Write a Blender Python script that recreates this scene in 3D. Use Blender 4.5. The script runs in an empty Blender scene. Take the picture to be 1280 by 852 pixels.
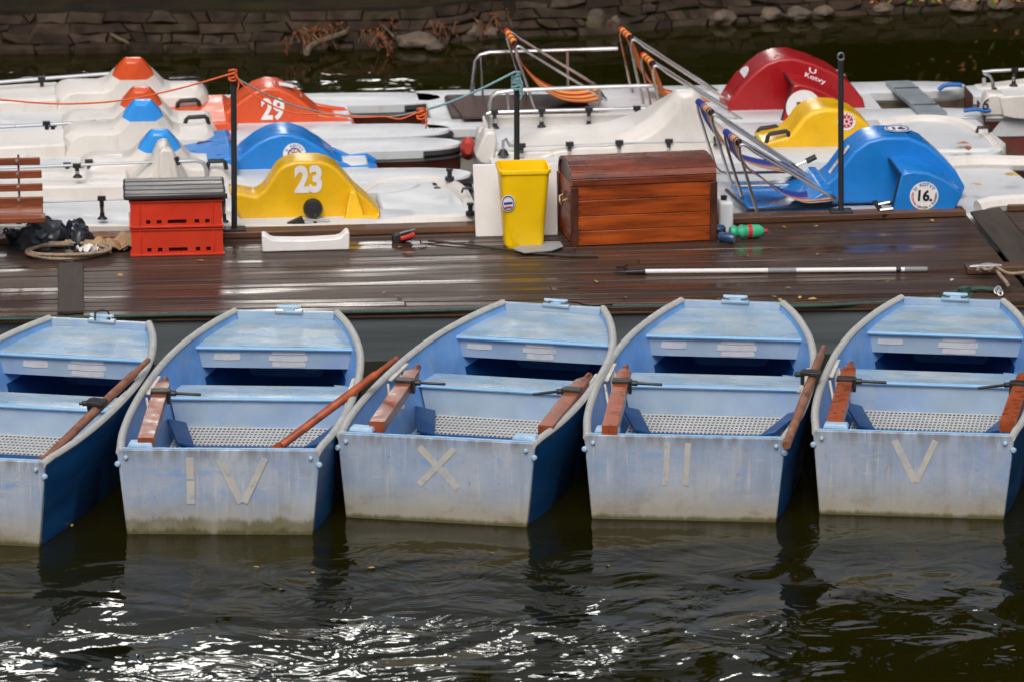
import bpy, bmesh, math, random
from mathutils import Vector, Matrix, noise
random.seed(7)
R = math.radians
SC = bpy.context.scene
COL = SC.collection

# ------------------------------------------------------------------ camera numbers
F, IW, IH, HC = 5700., 1280, 852, 8.1
PIT = math.atan(1564 / F); AZ = math.atan(553 * math.cos(PIT) / F)
FW = (math.sin(AZ) * math.cos(PIT), math.cos(AZ) * math.cos(PIT), -math.sin(PIT))
RT = (math.cos(AZ), -math.sin(AZ), 0)
UP = (math.sin(AZ) * math.sin(PIT), math.cos(AZ) * math.sin(PIT), math.cos(PIT))
def ray(px, py):
    u = (px - IW / 2) / F; v = -(py - IH / 2) / F
    return [FW[i] + u * RT[i] + v * UP[i] for i in range(3)]
def atz(px, py, z):
    d = ray(px, py); t = (z - HC) / d[2]
    return Vector((d[0] * t, d[1] * t, z))
def aty(px, py, y):
    d = ray(px, py); t = y / d[1]
    return Vector((d[0] * t, y, HC + d[2] * t))

# ------------------------------------------------------------------ materials
def mat(name, col, rough=.5, metal=0, var=.12, vscale=6., col2=None, c2scale=2., c2lo=.45, c2hi=.65, bump=0., bscale=30., rvar=.1, spec=.5, coat=0., stretch=(1, 1, 1), scuffs=()):
    m = bpy.data.materials.new(name); m.use_nodes = True
    nt = m.node_tree; N = nt.nodes; L = nt.links
    b = N['Principled BSDF']
    tc = N.new('ShaderNodeTexCoord'); mp = N.new('ShaderNodeMapping')
    mp.inputs['Scale'].default_value = stretch
    oi = N.new('ShaderNodeObjectInfo'); om = N.new('ShaderNodeVectorMath'); om.operation = 'SCALE'; om.inputs[0].default_value = (13, 7, 5)
    L.new(oi.outputs['Random'], om.inputs['Scale']); oa = N.new('ShaderNodeVectorMath'); oa.operation = 'ADD'
    L.new(tc.outputs['Object'], oa.inputs[0]); L.new(om.outputs[0], oa.inputs[1]); L.new(oa.outputs[0], mp.inputs['Vector'])
    n1 = N.new('ShaderNodeTexNoise'); n1.inputs['Scale'].default_value = vscale; n1.inputs['Detail'].default_value = 6
    L.new(mp.outputs[0], n1.inputs['Vector'])
    mr = N.new('ShaderNodeMapRange'); mr.inputs['From Min'].default_value = .3; mr.inputs['From Max'].default_value = .7
    mr.inputs['To Min'].default_value = 1 - var; mr.inputs['To Max'].default_value = 1 + var
    L.new(n1.outputs['Fac'], mr.inputs['Value'])
    base = N.new('ShaderNodeRGB'); base.outputs[0].default_value = (*col, 1); src = base.outputs[0]
    if col2:
        n2 = N.new('ShaderNodeTexNoise'); n2.inputs['Scale'].default_value = c2scale; n2.inputs['Detail'].default_value = 8
        n2.inputs['Roughness'].default_value = .65
        L.new(mp.outputs[0], n2.inputs['Vector'])
        r2 = N.new('ShaderNodeMapRange'); r2.inputs['From Min'].default_value = c2lo; r2.inputs['From Max'].default_value = c2hi
        L.new(n2.outputs['Fac'], r2.inputs['Value'])
        mx = N.new('ShaderNodeMix'); mx.data_type = 'RGBA'; mx.inputs[7].default_value = (*col2, 1)
        L.new(r2.outputs[0], mx.inputs[0]); L.new(src, mx.inputs[6]); src = mx.outputs[2]
    for sc_col, sc_s, lo, hi, amt, sst in scuffs:
        m4 = N.new('ShaderNodeMapping'); m4.inputs['Scale'].default_value = sst; L.new(oa.outputs[0], m4.inputs['Vector'])
        n4 = N.new('ShaderNodeTexNoise'); n4.inputs['Scale'].default_value = sc_s; n4.inputs['Detail'].default_value = 7; n4.inputs['Roughness'].default_value = .7; L.new(m4.outputs[0], n4.inputs['Vector'])
        r4 = N.new('ShaderNodeMapRange'); r4.inputs['From Min'].default_value = lo; r4.inputs['From Max'].default_value = hi; r4.inputs['To Max'].default_value = amt; L.new(n4.outputs['Fac'], r4.inputs['Value'])
        x4 = N.new('ShaderNodeMix'); x4.data_type = 'RGBA'; x4.inputs[7].default_value = (*sc_col, 1); L.new(r4.outputs[0], x4.inputs[0]); L.new(src, x4.inputs[6]); src = x4.outputs[2]
    mu = N.new('ShaderNodeVectorMath'); mu.operation = 'SCALE'
    L.new(src, mu.inputs[0]); L.new(mr.outputs[0], mu.inputs['Scale'])
    L.new(mu.outputs[0], b.inputs['Base Color'])
    b.inputs['Metallic'].default_value = metal
    b.inputs['Specular IOR Level'].default_value = spec
    b.inputs['Coat Weight'].default_value = coat
    rr = N.new('ShaderNodeMapRange'); rr.inputs['From Min'].default_value = .3; rr.inputs['From Max'].default_value = .7
    rr.inputs['To Min'].default_value = max(0.02, rough - rvar); rr.inputs['To Max'].default_value = min(1, rough + rvar)
    L.new(n1.outputs['Fac'], rr.inputs['Value']); L.new(rr.outputs[0], b.inputs['Roughness'])
    if bump:
        n3 = N.new('ShaderNodeTexNoise'); n3.inputs['Scale'].default_value = bscale; n3.inputs['Detail'].default_value = 4
        L.new(mp.outputs[0], n3.inputs['Vector'])
        bp = N.new('ShaderNodeBump'); bp.inputs['Distance'].default_value = bump; bp.inputs['Strength'].default_value = 1
        L.new(n3.outputs['Fac'], bp.inputs['Height']); L.new(bp.outputs[0], b.inputs['Normal'])
    return m

M = {}
M['cream'] = mat('cream_gelcoat', (.67, .625, .575), .40, var=.06, vscale=3, col2=(.56, .515, .455), c2scale=3.5, c2lo=.5, c2hi=.8, bump=.0012, bscale=9, scuffs=[((.30, .26, .20), 5, .58, .78, .55, (3, 3, .6)), ((.20, .18, .15), 30, .68, .74, .6, (1, 1, 1))])
M['white'] = mat('white_gelcoat', (.60, .61, .62), .42, var=.06, vscale=4, col2=(.47, .475, .47), c2scale=4, c2lo=.48, c2hi=.75, bump=.0012, bscale=9, scuffs=[((.28, .26, .21), 6, .60, .78, .6, (1, 1, 1)), ((.16, .14, .10), 34, .68, .74, .7, (1, 1, 1))])
M['antifoul'] = mat('red_antifouling', (.17, .035, .022), .6, var=.25, col2=(.10, .06, .04), c2scale=5)
M['beigehull'] = mat('beige_hull', (.40, .31, .21), .55, var=.2, col2=(.24, .19, .12), c2scale=4)
M['orange'] = mat('orange_gelcoat', (.64, .080, .016), .29, var=.08, bump=.0012, bscale=7, scuffs=[((.42, .09, .04), 5, .54, .78, .5, (1, 1, 1)), ((.30, .28, .24), 28, .69, .75, .5, (1, 1, 1))])
M['blue'] = mat('blue_gelcoat', (.010, .19, .58), .29, var=.08, bump=.0012, bscale=7, scuffs=[((.06, .22, .50), 5, .54, .78, .5, (1, 1, 1)), ((.30, .28, .24), 28, .69, .75, .5, (1, 1, 1))])
M['bluetip'] = mat('light_blue_gelcoat', (.035, .29, .76), .28, var=.06, bump=.001, bscale=7)
M['yellow'] = mat('yellow_gelcoat', (.76, .43, .004), .29, var=.08, bump=.0012, bscale=7, scuffs=[((.52, .32, .03), 5, .54, .78, .5, (1, 1, 1)), ((.30, .28, .24), 28, .69, .75, .5, (1, 1, 1))])
M['red'] = mat('red_gelcoat', (.34, .008, .012), .29, var=.08, bump=.0012, bscale=7, scuffs=[((.24, .03, .03), 5, .54, .78, .5, (1, 1, 1)), ((.30, .28, .24), 28, .69, .75, .5, (1, 1, 1))])
M['black'] = mat('black_rubber', (.014, .014, .015), .5, var=.2)
M['blackmetal'] = mat('dark_painted_steel', (.024, .025, .028), .45, var=.15)
M['steel'] = mat('stainless_tube', (.60, .58, .56), .27, metal=1, var=.08)
M['greytube'] = mat('grey_tube', (.45, .46, .48), .35, metal=.5, var=.08)
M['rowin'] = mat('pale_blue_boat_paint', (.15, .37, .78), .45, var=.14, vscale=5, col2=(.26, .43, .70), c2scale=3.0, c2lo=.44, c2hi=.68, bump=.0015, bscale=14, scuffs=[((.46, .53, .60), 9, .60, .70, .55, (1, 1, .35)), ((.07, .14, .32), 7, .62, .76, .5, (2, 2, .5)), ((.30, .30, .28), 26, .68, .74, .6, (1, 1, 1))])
M['rowdeck'] = mat('worn_blue_deck_paint', (.255, .375, .49), .27, var=.14, vscale=3.5, col2=(.385, .44, .465), c2scale=2.6, c2lo=.44, c2hi=.64, bump=.002, bscale=6, stretch=(1, 2.2, 1), rvar=.12, scuffs=[((.15, .33, .66), 3.4, .58, .72, .6, (1, 2, 1)), ((.50, .52, .52), 12, .60, .70, .5, (.5, 2, 1)), ((.16, .20, .22), 5, .60, .75, .45, (.6, 2, 1)), ((.10, .12, .13), 40, .69, .74, .6, (1, 1, 1))])
M['rowpanel'] = mat('greyed_blue_panel_paint', (.34, .445, .56), .5, var=.10, vscale=5, col2=(.27, .39, .61), c2scale=3, bump=.001, bscale=12, scuffs=[((.22, .36, .66), 4, .58, .74, .5, (1, 1, 1)), ((.48, .50, .54), 14, .62, .72, .5, (1, 1, .4)), ((.20, .20, .22), 36, .69, .74, .6, (1, 1, .6))])
M['rowedge'] = mat('bright_blue_edge_paint', (.22, .44, .68), .4, var=.1)
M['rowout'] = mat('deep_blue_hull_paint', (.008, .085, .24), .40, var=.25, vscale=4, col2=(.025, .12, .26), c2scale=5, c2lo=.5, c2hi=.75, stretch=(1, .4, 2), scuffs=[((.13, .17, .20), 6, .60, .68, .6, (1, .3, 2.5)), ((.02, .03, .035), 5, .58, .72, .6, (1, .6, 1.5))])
M['rowbrace_shade'] = mat('dark_blue_brace_and_shade_paint', (.006, .052, .18), .4, var=.12)  # real floor and brace colour; also painted shade on walls under the foredeck
M['gunwale'] = mat('weathered_aluminium', (.50, .50, .475), .55, metal=.1, var=.16, vscale=9, col2=(.33, .33, .31), c2scale=9, bump=.002, bscale=30)
M['bracket'] = mat('whitewashed_aluminium', (.56, .54, .50), .55, var=.14, vscale=14, col2=(.33, .26, .20), c2scale=12, c2lo=.56, c2hi=.7)
M['tape'] = mat('cream_tape', (.50, .465, .41), .6, var=.07, vscale=14, col2=(.40, .41, .435), c2scale=11, c2lo=.43, c2hi=.66, scuffs=[((.28, .31, .36), 20, .56, .66, .7, (1, 1, 1))])
M['bracketblue'] = mat('pale_blue_fitting_paint', (.34, .50, .66), .45, var=.12, vscale=20, scuffs=[((.30, .36, .42), 18, .56, .68, .6, (1, 1, 1))])
M['tapewhite'] = mat('white_tape', (.60, .60, .62), .55, var=.08, vscale=14, col2=(.46, .48, .55), c2scale=12, c2lo=.55, c2hi=.75)
M['grating'] = mat('grey_plastic_grating', (.50, .49, .46), .5, var=.08)
M['oar'] = mat('varnished_oar_wood', (.27, .062, .022), .34, var=.3, vscale=14, col2=(.14, .036, .018), c2scale=9, c2lo=.45, c2hi=.7, stretch=(1, 1, 1), bump=.001, bscale=40)
M['oarold'] = mat('bleached_oar_wood', (.22, .085, .045), .55, var=.3, vscale=14, col2=(.30, .16, .10), c2scale=10, bump=.0015, bscale=40)
M['oarwarm'] = mat('fresh_oar_wood', (.34, .070, .020), .3, var=.3, vscale=14, col2=(.20, .045, .018), c2scale=9)
M['iron'] = mat('greasy_iron', (.045, .043, .038), .42, metal=.5, var=.3, vscale=30)
M['kerbwood'] = mat('dark_kerb_timber', (.085, .040, .022), .5, var=.35, vscale=5, col2=(.17, .075, .033), c2scale=4, stretch=(.25, 2, 3), bump=.003, bscale=22)
M['coverwood'] = mat('grey_brown_cover_board', (.050, .038, .030), .62, spec=.25, var=.25, vscale=7, stretch=(3, .4, 1), bump=.002, bscale=25)
M['pontoon'] = mat('dark_slate_pontoon', (.105, .118, .125), .36, var=.3, vscale=2, col2=(.060, .066, .072), c2scale=1.6, stretch=(.25, 1, 3), bump=.003, bscale=4)
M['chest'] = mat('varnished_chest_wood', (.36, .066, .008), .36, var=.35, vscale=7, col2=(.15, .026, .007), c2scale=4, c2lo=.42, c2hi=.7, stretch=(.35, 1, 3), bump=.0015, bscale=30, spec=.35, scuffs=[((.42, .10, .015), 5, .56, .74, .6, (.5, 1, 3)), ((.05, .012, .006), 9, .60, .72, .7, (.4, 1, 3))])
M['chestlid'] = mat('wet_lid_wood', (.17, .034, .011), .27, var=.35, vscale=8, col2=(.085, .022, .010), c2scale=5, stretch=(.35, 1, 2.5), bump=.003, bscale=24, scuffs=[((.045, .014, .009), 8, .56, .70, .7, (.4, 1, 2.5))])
M['chestdark'] = mat('dark_chest_edge_wood', (.065, .020, .010), .4, var=.3, vscale=8)
M['brass'] = mat('old_brass', (.32, .24, .12), .4, metal=.8, var=.25)
M['crate'] = mat('red_plastic_crate', (.60, .036, .010), .40, var=.10, vscale=4, bump=.0008, bscale=20, scuffs=[((.42, .06, .035), 5, .52, .72, .5, (1, 1, 1)), ((.16, .03, .02), 22, .64, .72, .5, (1, 1, .4))])
M['lidboard'] = mat('dark_wet_board', (.075, .068, .064), .35, var=.3, vscale=7, stretch=(.3, 2, 1), col2=(.035, .03, .028), c2scale=4, bump=.002, bscale=25)
M['bin'] = mat('yellow_bin_plastic', (.97, .60, .001), .35, var=.06, vscale=4, scuffs=[((.66, .40, .02), 6, .58, .76, .4, (2, 2, .5)), ((.30, .20, .04), 30, .69, .74, .5, (1, 1, .5))])
M['foam'] = mat('white_foam', (.78, .75, .72), .75, var=.05, vscale=10, bump=.002, bscale=60, col2=(.62, .56, .50), c2scale=6, c2lo=.55, c2hi=.75)
M['panel'] = mat('white_panel', (.74, .72, .71), .55, var=.04)
M['canister'] = mat('milky_plastic', (.66, .67, .70), .4, var=.04)
M['bench'] = mat('bench_slat_wood', (.25, .062, .020), .33, var=.3, vscale=6, col2=(.14, .042, .020), c2scale=5, stretch=(.3, 2, 3), bump=.001, bscale=30)
M['plastic_black'] = mat('black_plastic_film', (.012, .015, .022), .3, var=.3, bump=.004, bscale=18)
M['rope'] = mat('beige_rope', (.30, .22, .15), .85, var=.3, vscale=40, bump=.002, bscale=90)
M['ropegreen'] = mat('dark_green_rope', (.035, .075, .058), .8, var=.4, vscale=60, bump=.002, bscale=120)
M['ropeteal'] = mat('teal_rope', (.17, .32, .34), .8, var=.25, vscale=60, bump=.002, bscale=120)
M['ropegrey'] = mat('grey_rope', (.22, .21, .20), .8, var=.3, vscale=60, bump=.002, bscale=120)
M['ropeorange'] = mat('orange_rope', (.74, .12, .025), .7, var=.2, vscale=60, bump=.001, bscale=120)
M['card'] = mat('brown_paper', (.36, .22, .11), .8, var=.2, vscale=8)
M['green'] = mat('green_plastic', (.045, .40, .20), .25, var=.2, vscale=12)
M['canblue'] = mat('blue_can_print', (.04, .08, .17), .3, metal=.4, var=.4, vscale=30)
M['alu'] = mat('bare_aluminium', (.50, .51, .52), .35, metal=.8, var=.1)
M['plank'] = mat('grey_plank_metal', (.30, .34, .37), .4, metal=.3, var=.15, stretch=(1, 1, 1), vscale=6)
M['polewhite'] = mat('white_pole_paint', (.72, .70, .68), .35, var=.05)
M['polegrey'] = mat('grey_pole_grip', (.22, .22, .23), .5, var=.1)
M['sticker'] = mat('white_sticker', (.78, .76, .76), .35, var=.05, vscale=20)
M['ink'] = mat('black_print', (.012, .012, .014), .4, var=.05)
M['inkred'] = mat('red_print', (.50, .02, .03), .4, var=.05)
M['inkblue'] = mat('blue_print', (.02, .06, .30), .4, var=.05)
M['redplastic'] = mat('red_plastic', (.50, .030, .022), .4, var=.15)
M['fender'] = mat('faded_red_fender', (.50, .055, .035), .5, var=.15, vscale=8)
M['strapblue'] = mat('blue_strap', (.015, .13, .45), .6, var=.15)
M['slate'] = mat('grey_sheet', (.30, .30, .31), .5, var=.1)
M['leafy'] = mat('yellow_leaf', (.42, .27, .05), .6, var=.35, vscale=20)
M['leafo'] = mat('orange_leaf', (.38, .12, .03), .6, var=.35, vscale=20)
M['leafr'] = mat('rust_leaf', (.14, .036, .013), .7, spec=.1, var=.45, vscale=9)
M['leafg'] = mat('bank_green_leaf', (.07, .13, .015), .7, spec=.1, var=.4, vscale=9)
M['bark'] = mat('wet_bark', (.13, .095, .05), .7, var=.3, vscale=20, bump=.004, bscale=30)
M['rustdeck'] = mat('rusty_dark_deck', (.055, .035, .030), .6, var=.4, vscale=9, col2=(.09, .035, .02), c2scale=8)
M['treeleaf'] = mat('unseen_tree_leaves', (.012, .016, .004), .8, spec=.05, var=.5, vscale=.7)
M['rock'] = mat('wet_rock', (.070, .056, .036), .7, spec=.2, var=.4, vscale=7, col2=(.075, .065, .018), c2scale=4, c2lo=.5, c2hi=.65, bump=.02, bscale=12)
M['rockgrey'] = mat('brown_rock', (.12, .088, .064), .7, spec=.2, var=.35, vscale=7, col2=(.08, .06, .045), c2scale=4, bump=.02, bscale=12)
M['ground'] = mat('bank_soil', (.016, .011, .007), .9, spec=.1, var=.4, vscale=4, col2=(.020, .019, .006), c2scale=1.5, bump=.03, bscale=8)

def nodes(name):
    m = bpy.data.materials.new(name); m.use_nodes = True
    return m, m.node_tree.nodes, m.node_tree.links, m.node_tree.nodes['Principled BSDF']

def stone_mat():
    m, N, L, b = nodes('wall_stone')
    g = N.new('ShaderNodeNewGeometry'); cr = N.new('ShaderNodeValToRGB')
    e = cr.color_ramp; e.elements[0].color = (.022, .014, .0095, 1); e.elements[1].color = (.050, .032, .022, 1)
    for p, c in ((.3, (.035, .022, .014)), (.6, (.044, .031, .022)), (.8, (.028, .021, .011))):
        x = e.elements.new(p); x.color = (*c, 1)
    L.new(g.outputs['Random Per Island'], cr.inputs[0])
    tc = N.new('ShaderNodeTexCoord'); n = N.new('ShaderNodeTexNoise'); n.inputs['Scale'].default_value = 7; n.inputs['Detail'].default_value = 8
    L.new(tc.outputs['Object'], n.inputs['Vector'])
    mr = N.new('ShaderNodeMapRange'); mr.inputs['From Min'].default_value = .3; mr.inputs['From Max'].default_value = .7
    mr.inputs['To Min'].default_value = .45; mr.inputs['To Max'].default_value = 1.5
    L.new(n.outputs['Fac'], mr.inputs['Value'])
    v = N.new('ShaderNodeVectorMath'); v.operation = 'SCALE'
    L.new(cr.outputs[0], v.inputs[0]); L.new(mr.outputs[0], v.inputs['Scale']); L.new(v.outputs[0], b.inputs['Base Color'])
    b.inputs['Roughness'].default_value = .8; b.inputs['Specular IOR Level'].default_value = .12
    bp = N.new('ShaderNodeBump'); bp.inputs['Distance'].default_value = .02
    L.new(n.outputs['Fac'], bp.inputs['Height']); L.new(bp.outputs[0], b.inputs['Normal'])
    return m
M['stone'] = stone_mat()

def transom_mat(name, algae):
    # grey worn paint over blue, rain streaks, algae along the waterline (a dirt mark that belongs to the plate)
    m, N, L, b = nodes(name)
    tc = N.new('ShaderNodeTexCoord'); oi = N.new('ShaderNodeObjectInfo')
    add = N.new('ShaderNodeVectorMath'); add.operation = 'ADD'
    mu = N.new('ShaderNodeVectorMath'); mu.operation = 'SCALE'; mu.inputs[0].default_value = (17, 5, 0)
    L.new(oi.outputs['Random'], mu.inputs['Scale']); L.new(tc.outputs['Object'], add.inputs[0]); L.new(mu.outputs[0], add.inputs[1])
    def nz(scale, st=(1, 1, 1), det=6, rough=.6):
        mp = N.new('ShaderNodeMapping'); mp.inputs['Scale'].default_value = st; L.new(add.outputs[0], mp.inputs['Vector'])
        n = N.new('ShaderNodeTexNoise'); n.inputs['Scale'].default_value = scale; n.inputs['Detail'].default_value = det; n.inputs['Roughness'].default_value = rough
        L.new(mp.outputs[0], n.inputs['Vector']); return n.outputs['Fac']
    def rng(x, a, c, lo=0, hi=1):
        r = N.new('ShaderNodeMapRange'); r.inputs['From Min'].default_value = a; r.inputs['From Max'].default_value = c
        r.inputs['To Min'].default_value = lo; r.inputs['To Max'].default_value = hi; L.new(x, r.inputs['Value']); return r.outputs[0]
    def mix(f, a, c):
        x = N.new('ShaderNodeMix'); x.data_type = 'RGBA'; L.new(f, x.inputs[0])
        for s, i in ((a, 6), (c, 7)):
            if isinstance(s, tuple): x.inputs[i].default_value = (*s, 1)
            else: L.new(s, x.inputs[i])
        return x.outputs[2]
    def math_(op, a, c):
        x = N.new('ShaderNodeMath'); x.operation = op
        for s, i in ((a, 0), (c, 1)):
            if isinstance(s, (int, float)): x.inputs[i].default_value = s
            else: L.new(s, x.inputs[i])
        return x.outputs[0]
    c = mix(rng(nz(3.0), .38, .66), (.27, .345, .475), (.41, .44, .50))
    c = mix(rng(nz(2.0, (6, 1, .7)), .50, .72, 0, .55), c, (.22, .245, .29)); c = mix(rng(nz(7.0, (5, 1, .35), 8, .7), .55, .66, 0, .6), c, (.52, .52, .50)); c = mix(rng(nz(1.9, (1, 1, 1.4), 8, .75), .52, .62, 0, .6), c, (.21, .31, .51)); c = mix(rng(nz(5.5, (1, 1, 1.2), 8, .8), .60, .66, 0, .6), c, (.33, .30, .25))
    sx = N.new('ShaderNodeSeparateXYZ'); L.new(tc.outputs['Object'], sx.inputs[0]); z = sx.outputs['Z']
    # blue scuff line
    line = math_('MULTIPLY', rng(z, .40, .385), rng(z, .33, .36))
    c = mix(math_('MULTIPLY', math_('MULTIPLY', line, rng(nz(4, (1, 1, 2.5)), .55, .63)), .55), c, (.13, .28, .62))
    c = mix(rng(nz(4.5, (1, 1, 1.6)), .66, .72, 0, .55), c, (.17, .30, .60))
    c = mix(rng(nz(22, (1, 1, 1), 3), .72, .76, 0, .8), c, (.07, .08, .13))
    c = mix(rng(nz(60, (1, 1, .25), 2), .68, .76, 0, .5), c, (.20, .20, .22))
    c = mix(rng(nz(11, (.5, 1, 3), 4), .62, .74, 0, .45), c, (.52, .52, .52))
    # grime on the top edge
    c = mix(math_('MULTIPLY', rng(z, .42, .5), rng(nz(6, (3, 1, .6)), .38, .58, 0, .75)), c, (.17, .165, .16))
    zz = math_('ADD', z, rng(nz(4.5, (2.2, 1, .4), 9, .75), .3, .7, -.012 - .022 * algae, .012 + .022 * algae))
    c = mix(rng(zz, .25, .05, 0, .85), c, (.36, .315, .225)); c = mix(math_('MULTIPLY', rng(zz, .20, .08), rng(nz(3.0, (1.5, 1, 2), 8, .7), .50, .66, 0, .7)), c, (.20, .165, .10))
    c = mix(math_('MULTIPLY', rng(zz, .105, .075), rng(nz(2.2, (1.2, 1, .3)), .40, .62, .15 * algae, .85 * algae)), c, (.105, .095, .035))
    c = mix(rng(zz, .034, .010, 0, .9), c, (.085, .070, .018))
    L.new(c, b.inputs['Base Color']); b.inputs['Roughness'].default_value = .5
    bp = N.new('ShaderNodeBump'); bp.inputs['Distance'].default_value = .0025; L.new(nz(9), bp.inputs['Height']); L.new(bp.outputs[0], b.inputs['Normal'])
    return m
M['transom'] = transom_mat('worn_transom_paint', .12); M['transomalgae'] = transom_mat('algae_stained_transom_paint', 1.)

def deck_mat():
    m, N, L, b = nodes('wet_decking')
    g = N.new('ShaderNodeNewGeometry'); tc = N.new('ShaderNodeTexCoord')
    def nz(scale, st, det=6, off=0):
        mp = N.new('ShaderNodeMapping'); mp.inputs['Scale'].default_value = st; mp.inputs['Location'].default_value = (off, 0, 0)
        L.new(tc.outputs['Object'], mp.inputs['Vector'])
        n = N.new('ShaderNodeTexNoise'); n.inputs['Scale'].default_value = scale; n.inputs['Detail'].default_value = det; L.new(mp.outputs[0], n.inputs['Vector']); return n.outputs['Fac']
    cr = N.new('ShaderNodeValToRGB'); e = cr.color_ramp
    e.elements[0].color = (.034, .017, .010, 1); e.elements[1].color = (.068, .036, .022, 1)
    L.new(g.outputs['Random Per Island'], cr.inputs[0])
    gr = N.new('ShaderNodeMapRange'); gr.inputs['From Min'].default_value = .3; gr.inputs['From Max'].default_value = .7
    gr.inputs['To Min'].default_value = .55; gr.inputs['To Max'].default_value = 1.5
    L.new(nz(9, (.25, 4, 1)), gr.inputs['Value'])
    v = N.new('ShaderNodeVectorMath'); v.operation = 'SCALE'; L.new(cr.outputs[0], v.inputs[0]); L.new(gr.outputs[0], v.inputs['Scale'])
    mx = N.new('ShaderNodeMix'); mx.data_type = 'RGBA'; mx.inputs[7].default_value = (.13, .062, .028, 1)
    w = N.new('ShaderNodeMapRange'); w.inputs['From Min'].default_value = .62; w.inputs['From Max'].default_value = .78; w.inputs['To Max'].default_value = .8
    L.new(nz(1.6, (.5, 3, 1), 8, 3), w.inputs['Value']); L.new(w.outputs[0], mx.inputs[0]); L.new(v.outputs[0], mx.inputs[6])
    L.new(mx.outputs[2], b.inputs['Base Color'])
    # puddled film: very smooth where wet, wet mostly around the middle of the dock
    r = N.new('ShaderNodeMapRange'); r.inputs['From Min'].default_value = .40; r.inputs['From Max'].default_value = .60
    r.inputs['To Min'].default_value = .48; r.inputs['To Max'].default_value = .095
    sx = N.new('ShaderNodeSeparateXYZ'); L.new(tc.outputs['Object'], sx.inputs[0])
    d1 = N.new('ShaderNodeMapRange'); d1.interpolation_type = 'SMOOTHSTEP'
    d1.inputs['From Min'].default_value = 3.3; d1.inputs['From Max'].default_value = 2.2; d1.inputs['To Min'].default_value = -.14; d1.inputs['To Max'].default_value = .125
    L.new(sx.outputs['X'], d1.inputs['Value'])
    d0 = N.new('ShaderNodeMapRange'); d0.interpolation_type = 'SMOOTHSTEP'
    d0.inputs['From Min'].default_value = .35; d0.inputs['From Max'].default_value = 1.25; d0.inputs['To Min'].default_value = -.12; d0.inputs['To Max'].default_value = .0
    L.new(sx.outputs['X'], d0.inputs['Value']); a0 = N.new('ShaderNodeMath'); a0.operation = 'ADD'; L.new(d0.outputs[0], a0.inputs[0]); L.new(d1.outputs[0], a0.inputs[1])
    ad = N.new('ShaderNodeMath'); ad.operation = 'ADD'; ri = N.new('ShaderNodeMath'); ri.operation = 'MULTIPLY_ADD'; ri.inputs[1].default_value = .16; L.new(g.outputs['Random Per Island'], ri.inputs[0]); L.new(nz(1.0, (.45, 5, 1), 4, 9), ri.inputs[2])
    L.new(ri.outputs[0], ad.inputs[0]); L.new(a0.outputs[0], ad.inputs[1])
    d2 = N.new('ShaderNodeMapRange'); d2.interpolation_type = 'SMOOTHSTEP'
    d2.inputs['From Min'].default_value = 29.4; d2.inputs['From Max'].default_value = 29.9; d2.inputs['To Min'].default_value = -.22; d2.inputs['To Max'].default_value = .05
    L.new(sx.outputs['Y'], d2.inputs['Value'])
    ad2 = N.new('ShaderNodeMath'); ad2.operation = 'ADD'; L.new(ad.outputs[0], ad2.inputs[0]); L.new(d2.outputs[0], ad2.inputs[1])
    L.new(ad2.outputs[0], r.inputs['Value']); L.new(r.outputs[0], b.inputs['Roughness'])
    bp = N.new('ShaderNodeBump'); bp.inputs['Distance'].default_value = .0012; bp.inputs['Strength'].default_value = .5
    L.new(nz(12, (.2, 3, 1)), bp.inputs['Height']); L.new(bp.outputs[0], b.inputs['Normal'])
    b.inputs['Specular IOR Level'].default_value = .5
    return m
M['decking'] = deck_mat()

def water_mat():
    m, N, L, b = nodes('river_water')
    b.inputs['Base Color'].default_value = (.0098, .0088, .0006, 1); b.inputs['Specular IOR Level'].default_value = .34; b.inputs['Roughness'].default_value = .025; b.inputs['IOR'].default_value = 1.33
    tc = N.new('ShaderNodeTexCoord')
    def nz(scale, det=2, dist=0., st=(1, 1, 1), off=0):
        mp = N.new('ShaderNodeMapping'); mp.inputs['Scale'].default_value = st; mp.inputs['Location'].default_value = (off, off, 0); L.new(tc.outputs['Object'], mp.inputs['Vector'])
        n = N.new('ShaderNodeTexNoise'); n.inputs['Scale'].default_value = scale; n.inputs['Detail'].default_value = det; n.inputs['Distortion'].default_value = dist
        L.new(mp.outputs[0], n.inputs['Vector']); return n.outputs['Fac']
    def mth(op, a, c):
        x = N.new('ShaderNodeMath'); x.operation = op
        for s, i in ((a, 0), (c, 1)):
            if isinstance(s, (int, float)): x.inputs[i].default_value = s
            else: L.new(s, x.inputs[i])
        return x.outputs[0]
    def rng(x, a, c, lo=0, hi=1):
        r = N.new('ShaderNodeMapRange'); r.interpolation_type = 'SMOOTHSTEP'; r.inputs['From Min'].default_value = a; r.inputs['From Max'].default_value = c
        r.inputs['To Min'].default_value = lo; r.inputs['To Max'].default_value = hi; L.new(x, r.inputs['Value']); return r.outputs[0]
    sx = N.new('ShaderNodeSeparateXYZ'); L.new(tc.outputs['Object'], sx.inputs[0])
    # wash: livelier in the open water in front of the boats, calmer against the sterns
    front = rng(sx.outputs['Y'], 25.3, 24.8, .08, 1.0)
    wash = rng(nz(.55, 2, .5, (1, .8, 1), 4.2), .38, .62, .45, 1.15)
    amp = mth('MULTIPLY', front, wash)
    h = mth('ADD', mth('MULTIPLY', nz(1.4, 1, .8, (1, 1.2, 1)), .080), mth('MULTIPLY', nz(3.0, 2, 1.8, (.85, 1.1, 1), 7), .022))
    h = mth('ADD', h, mth('MULTIPLY', nz(13, 2, .4, (.8, 1.2, 1), 3), .0022))
    h = mth('MULTIPLY', h, amp)
    bp = N.new('ShaderNodeBump'); bp.inputs['Distance'].default_value = 1.; bp.inputs['Strength'].default_value = 1
    L.new(h, bp.inputs['Height']); L.new(bp.outputs[0], b.inputs['Normal'])
    return m
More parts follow.
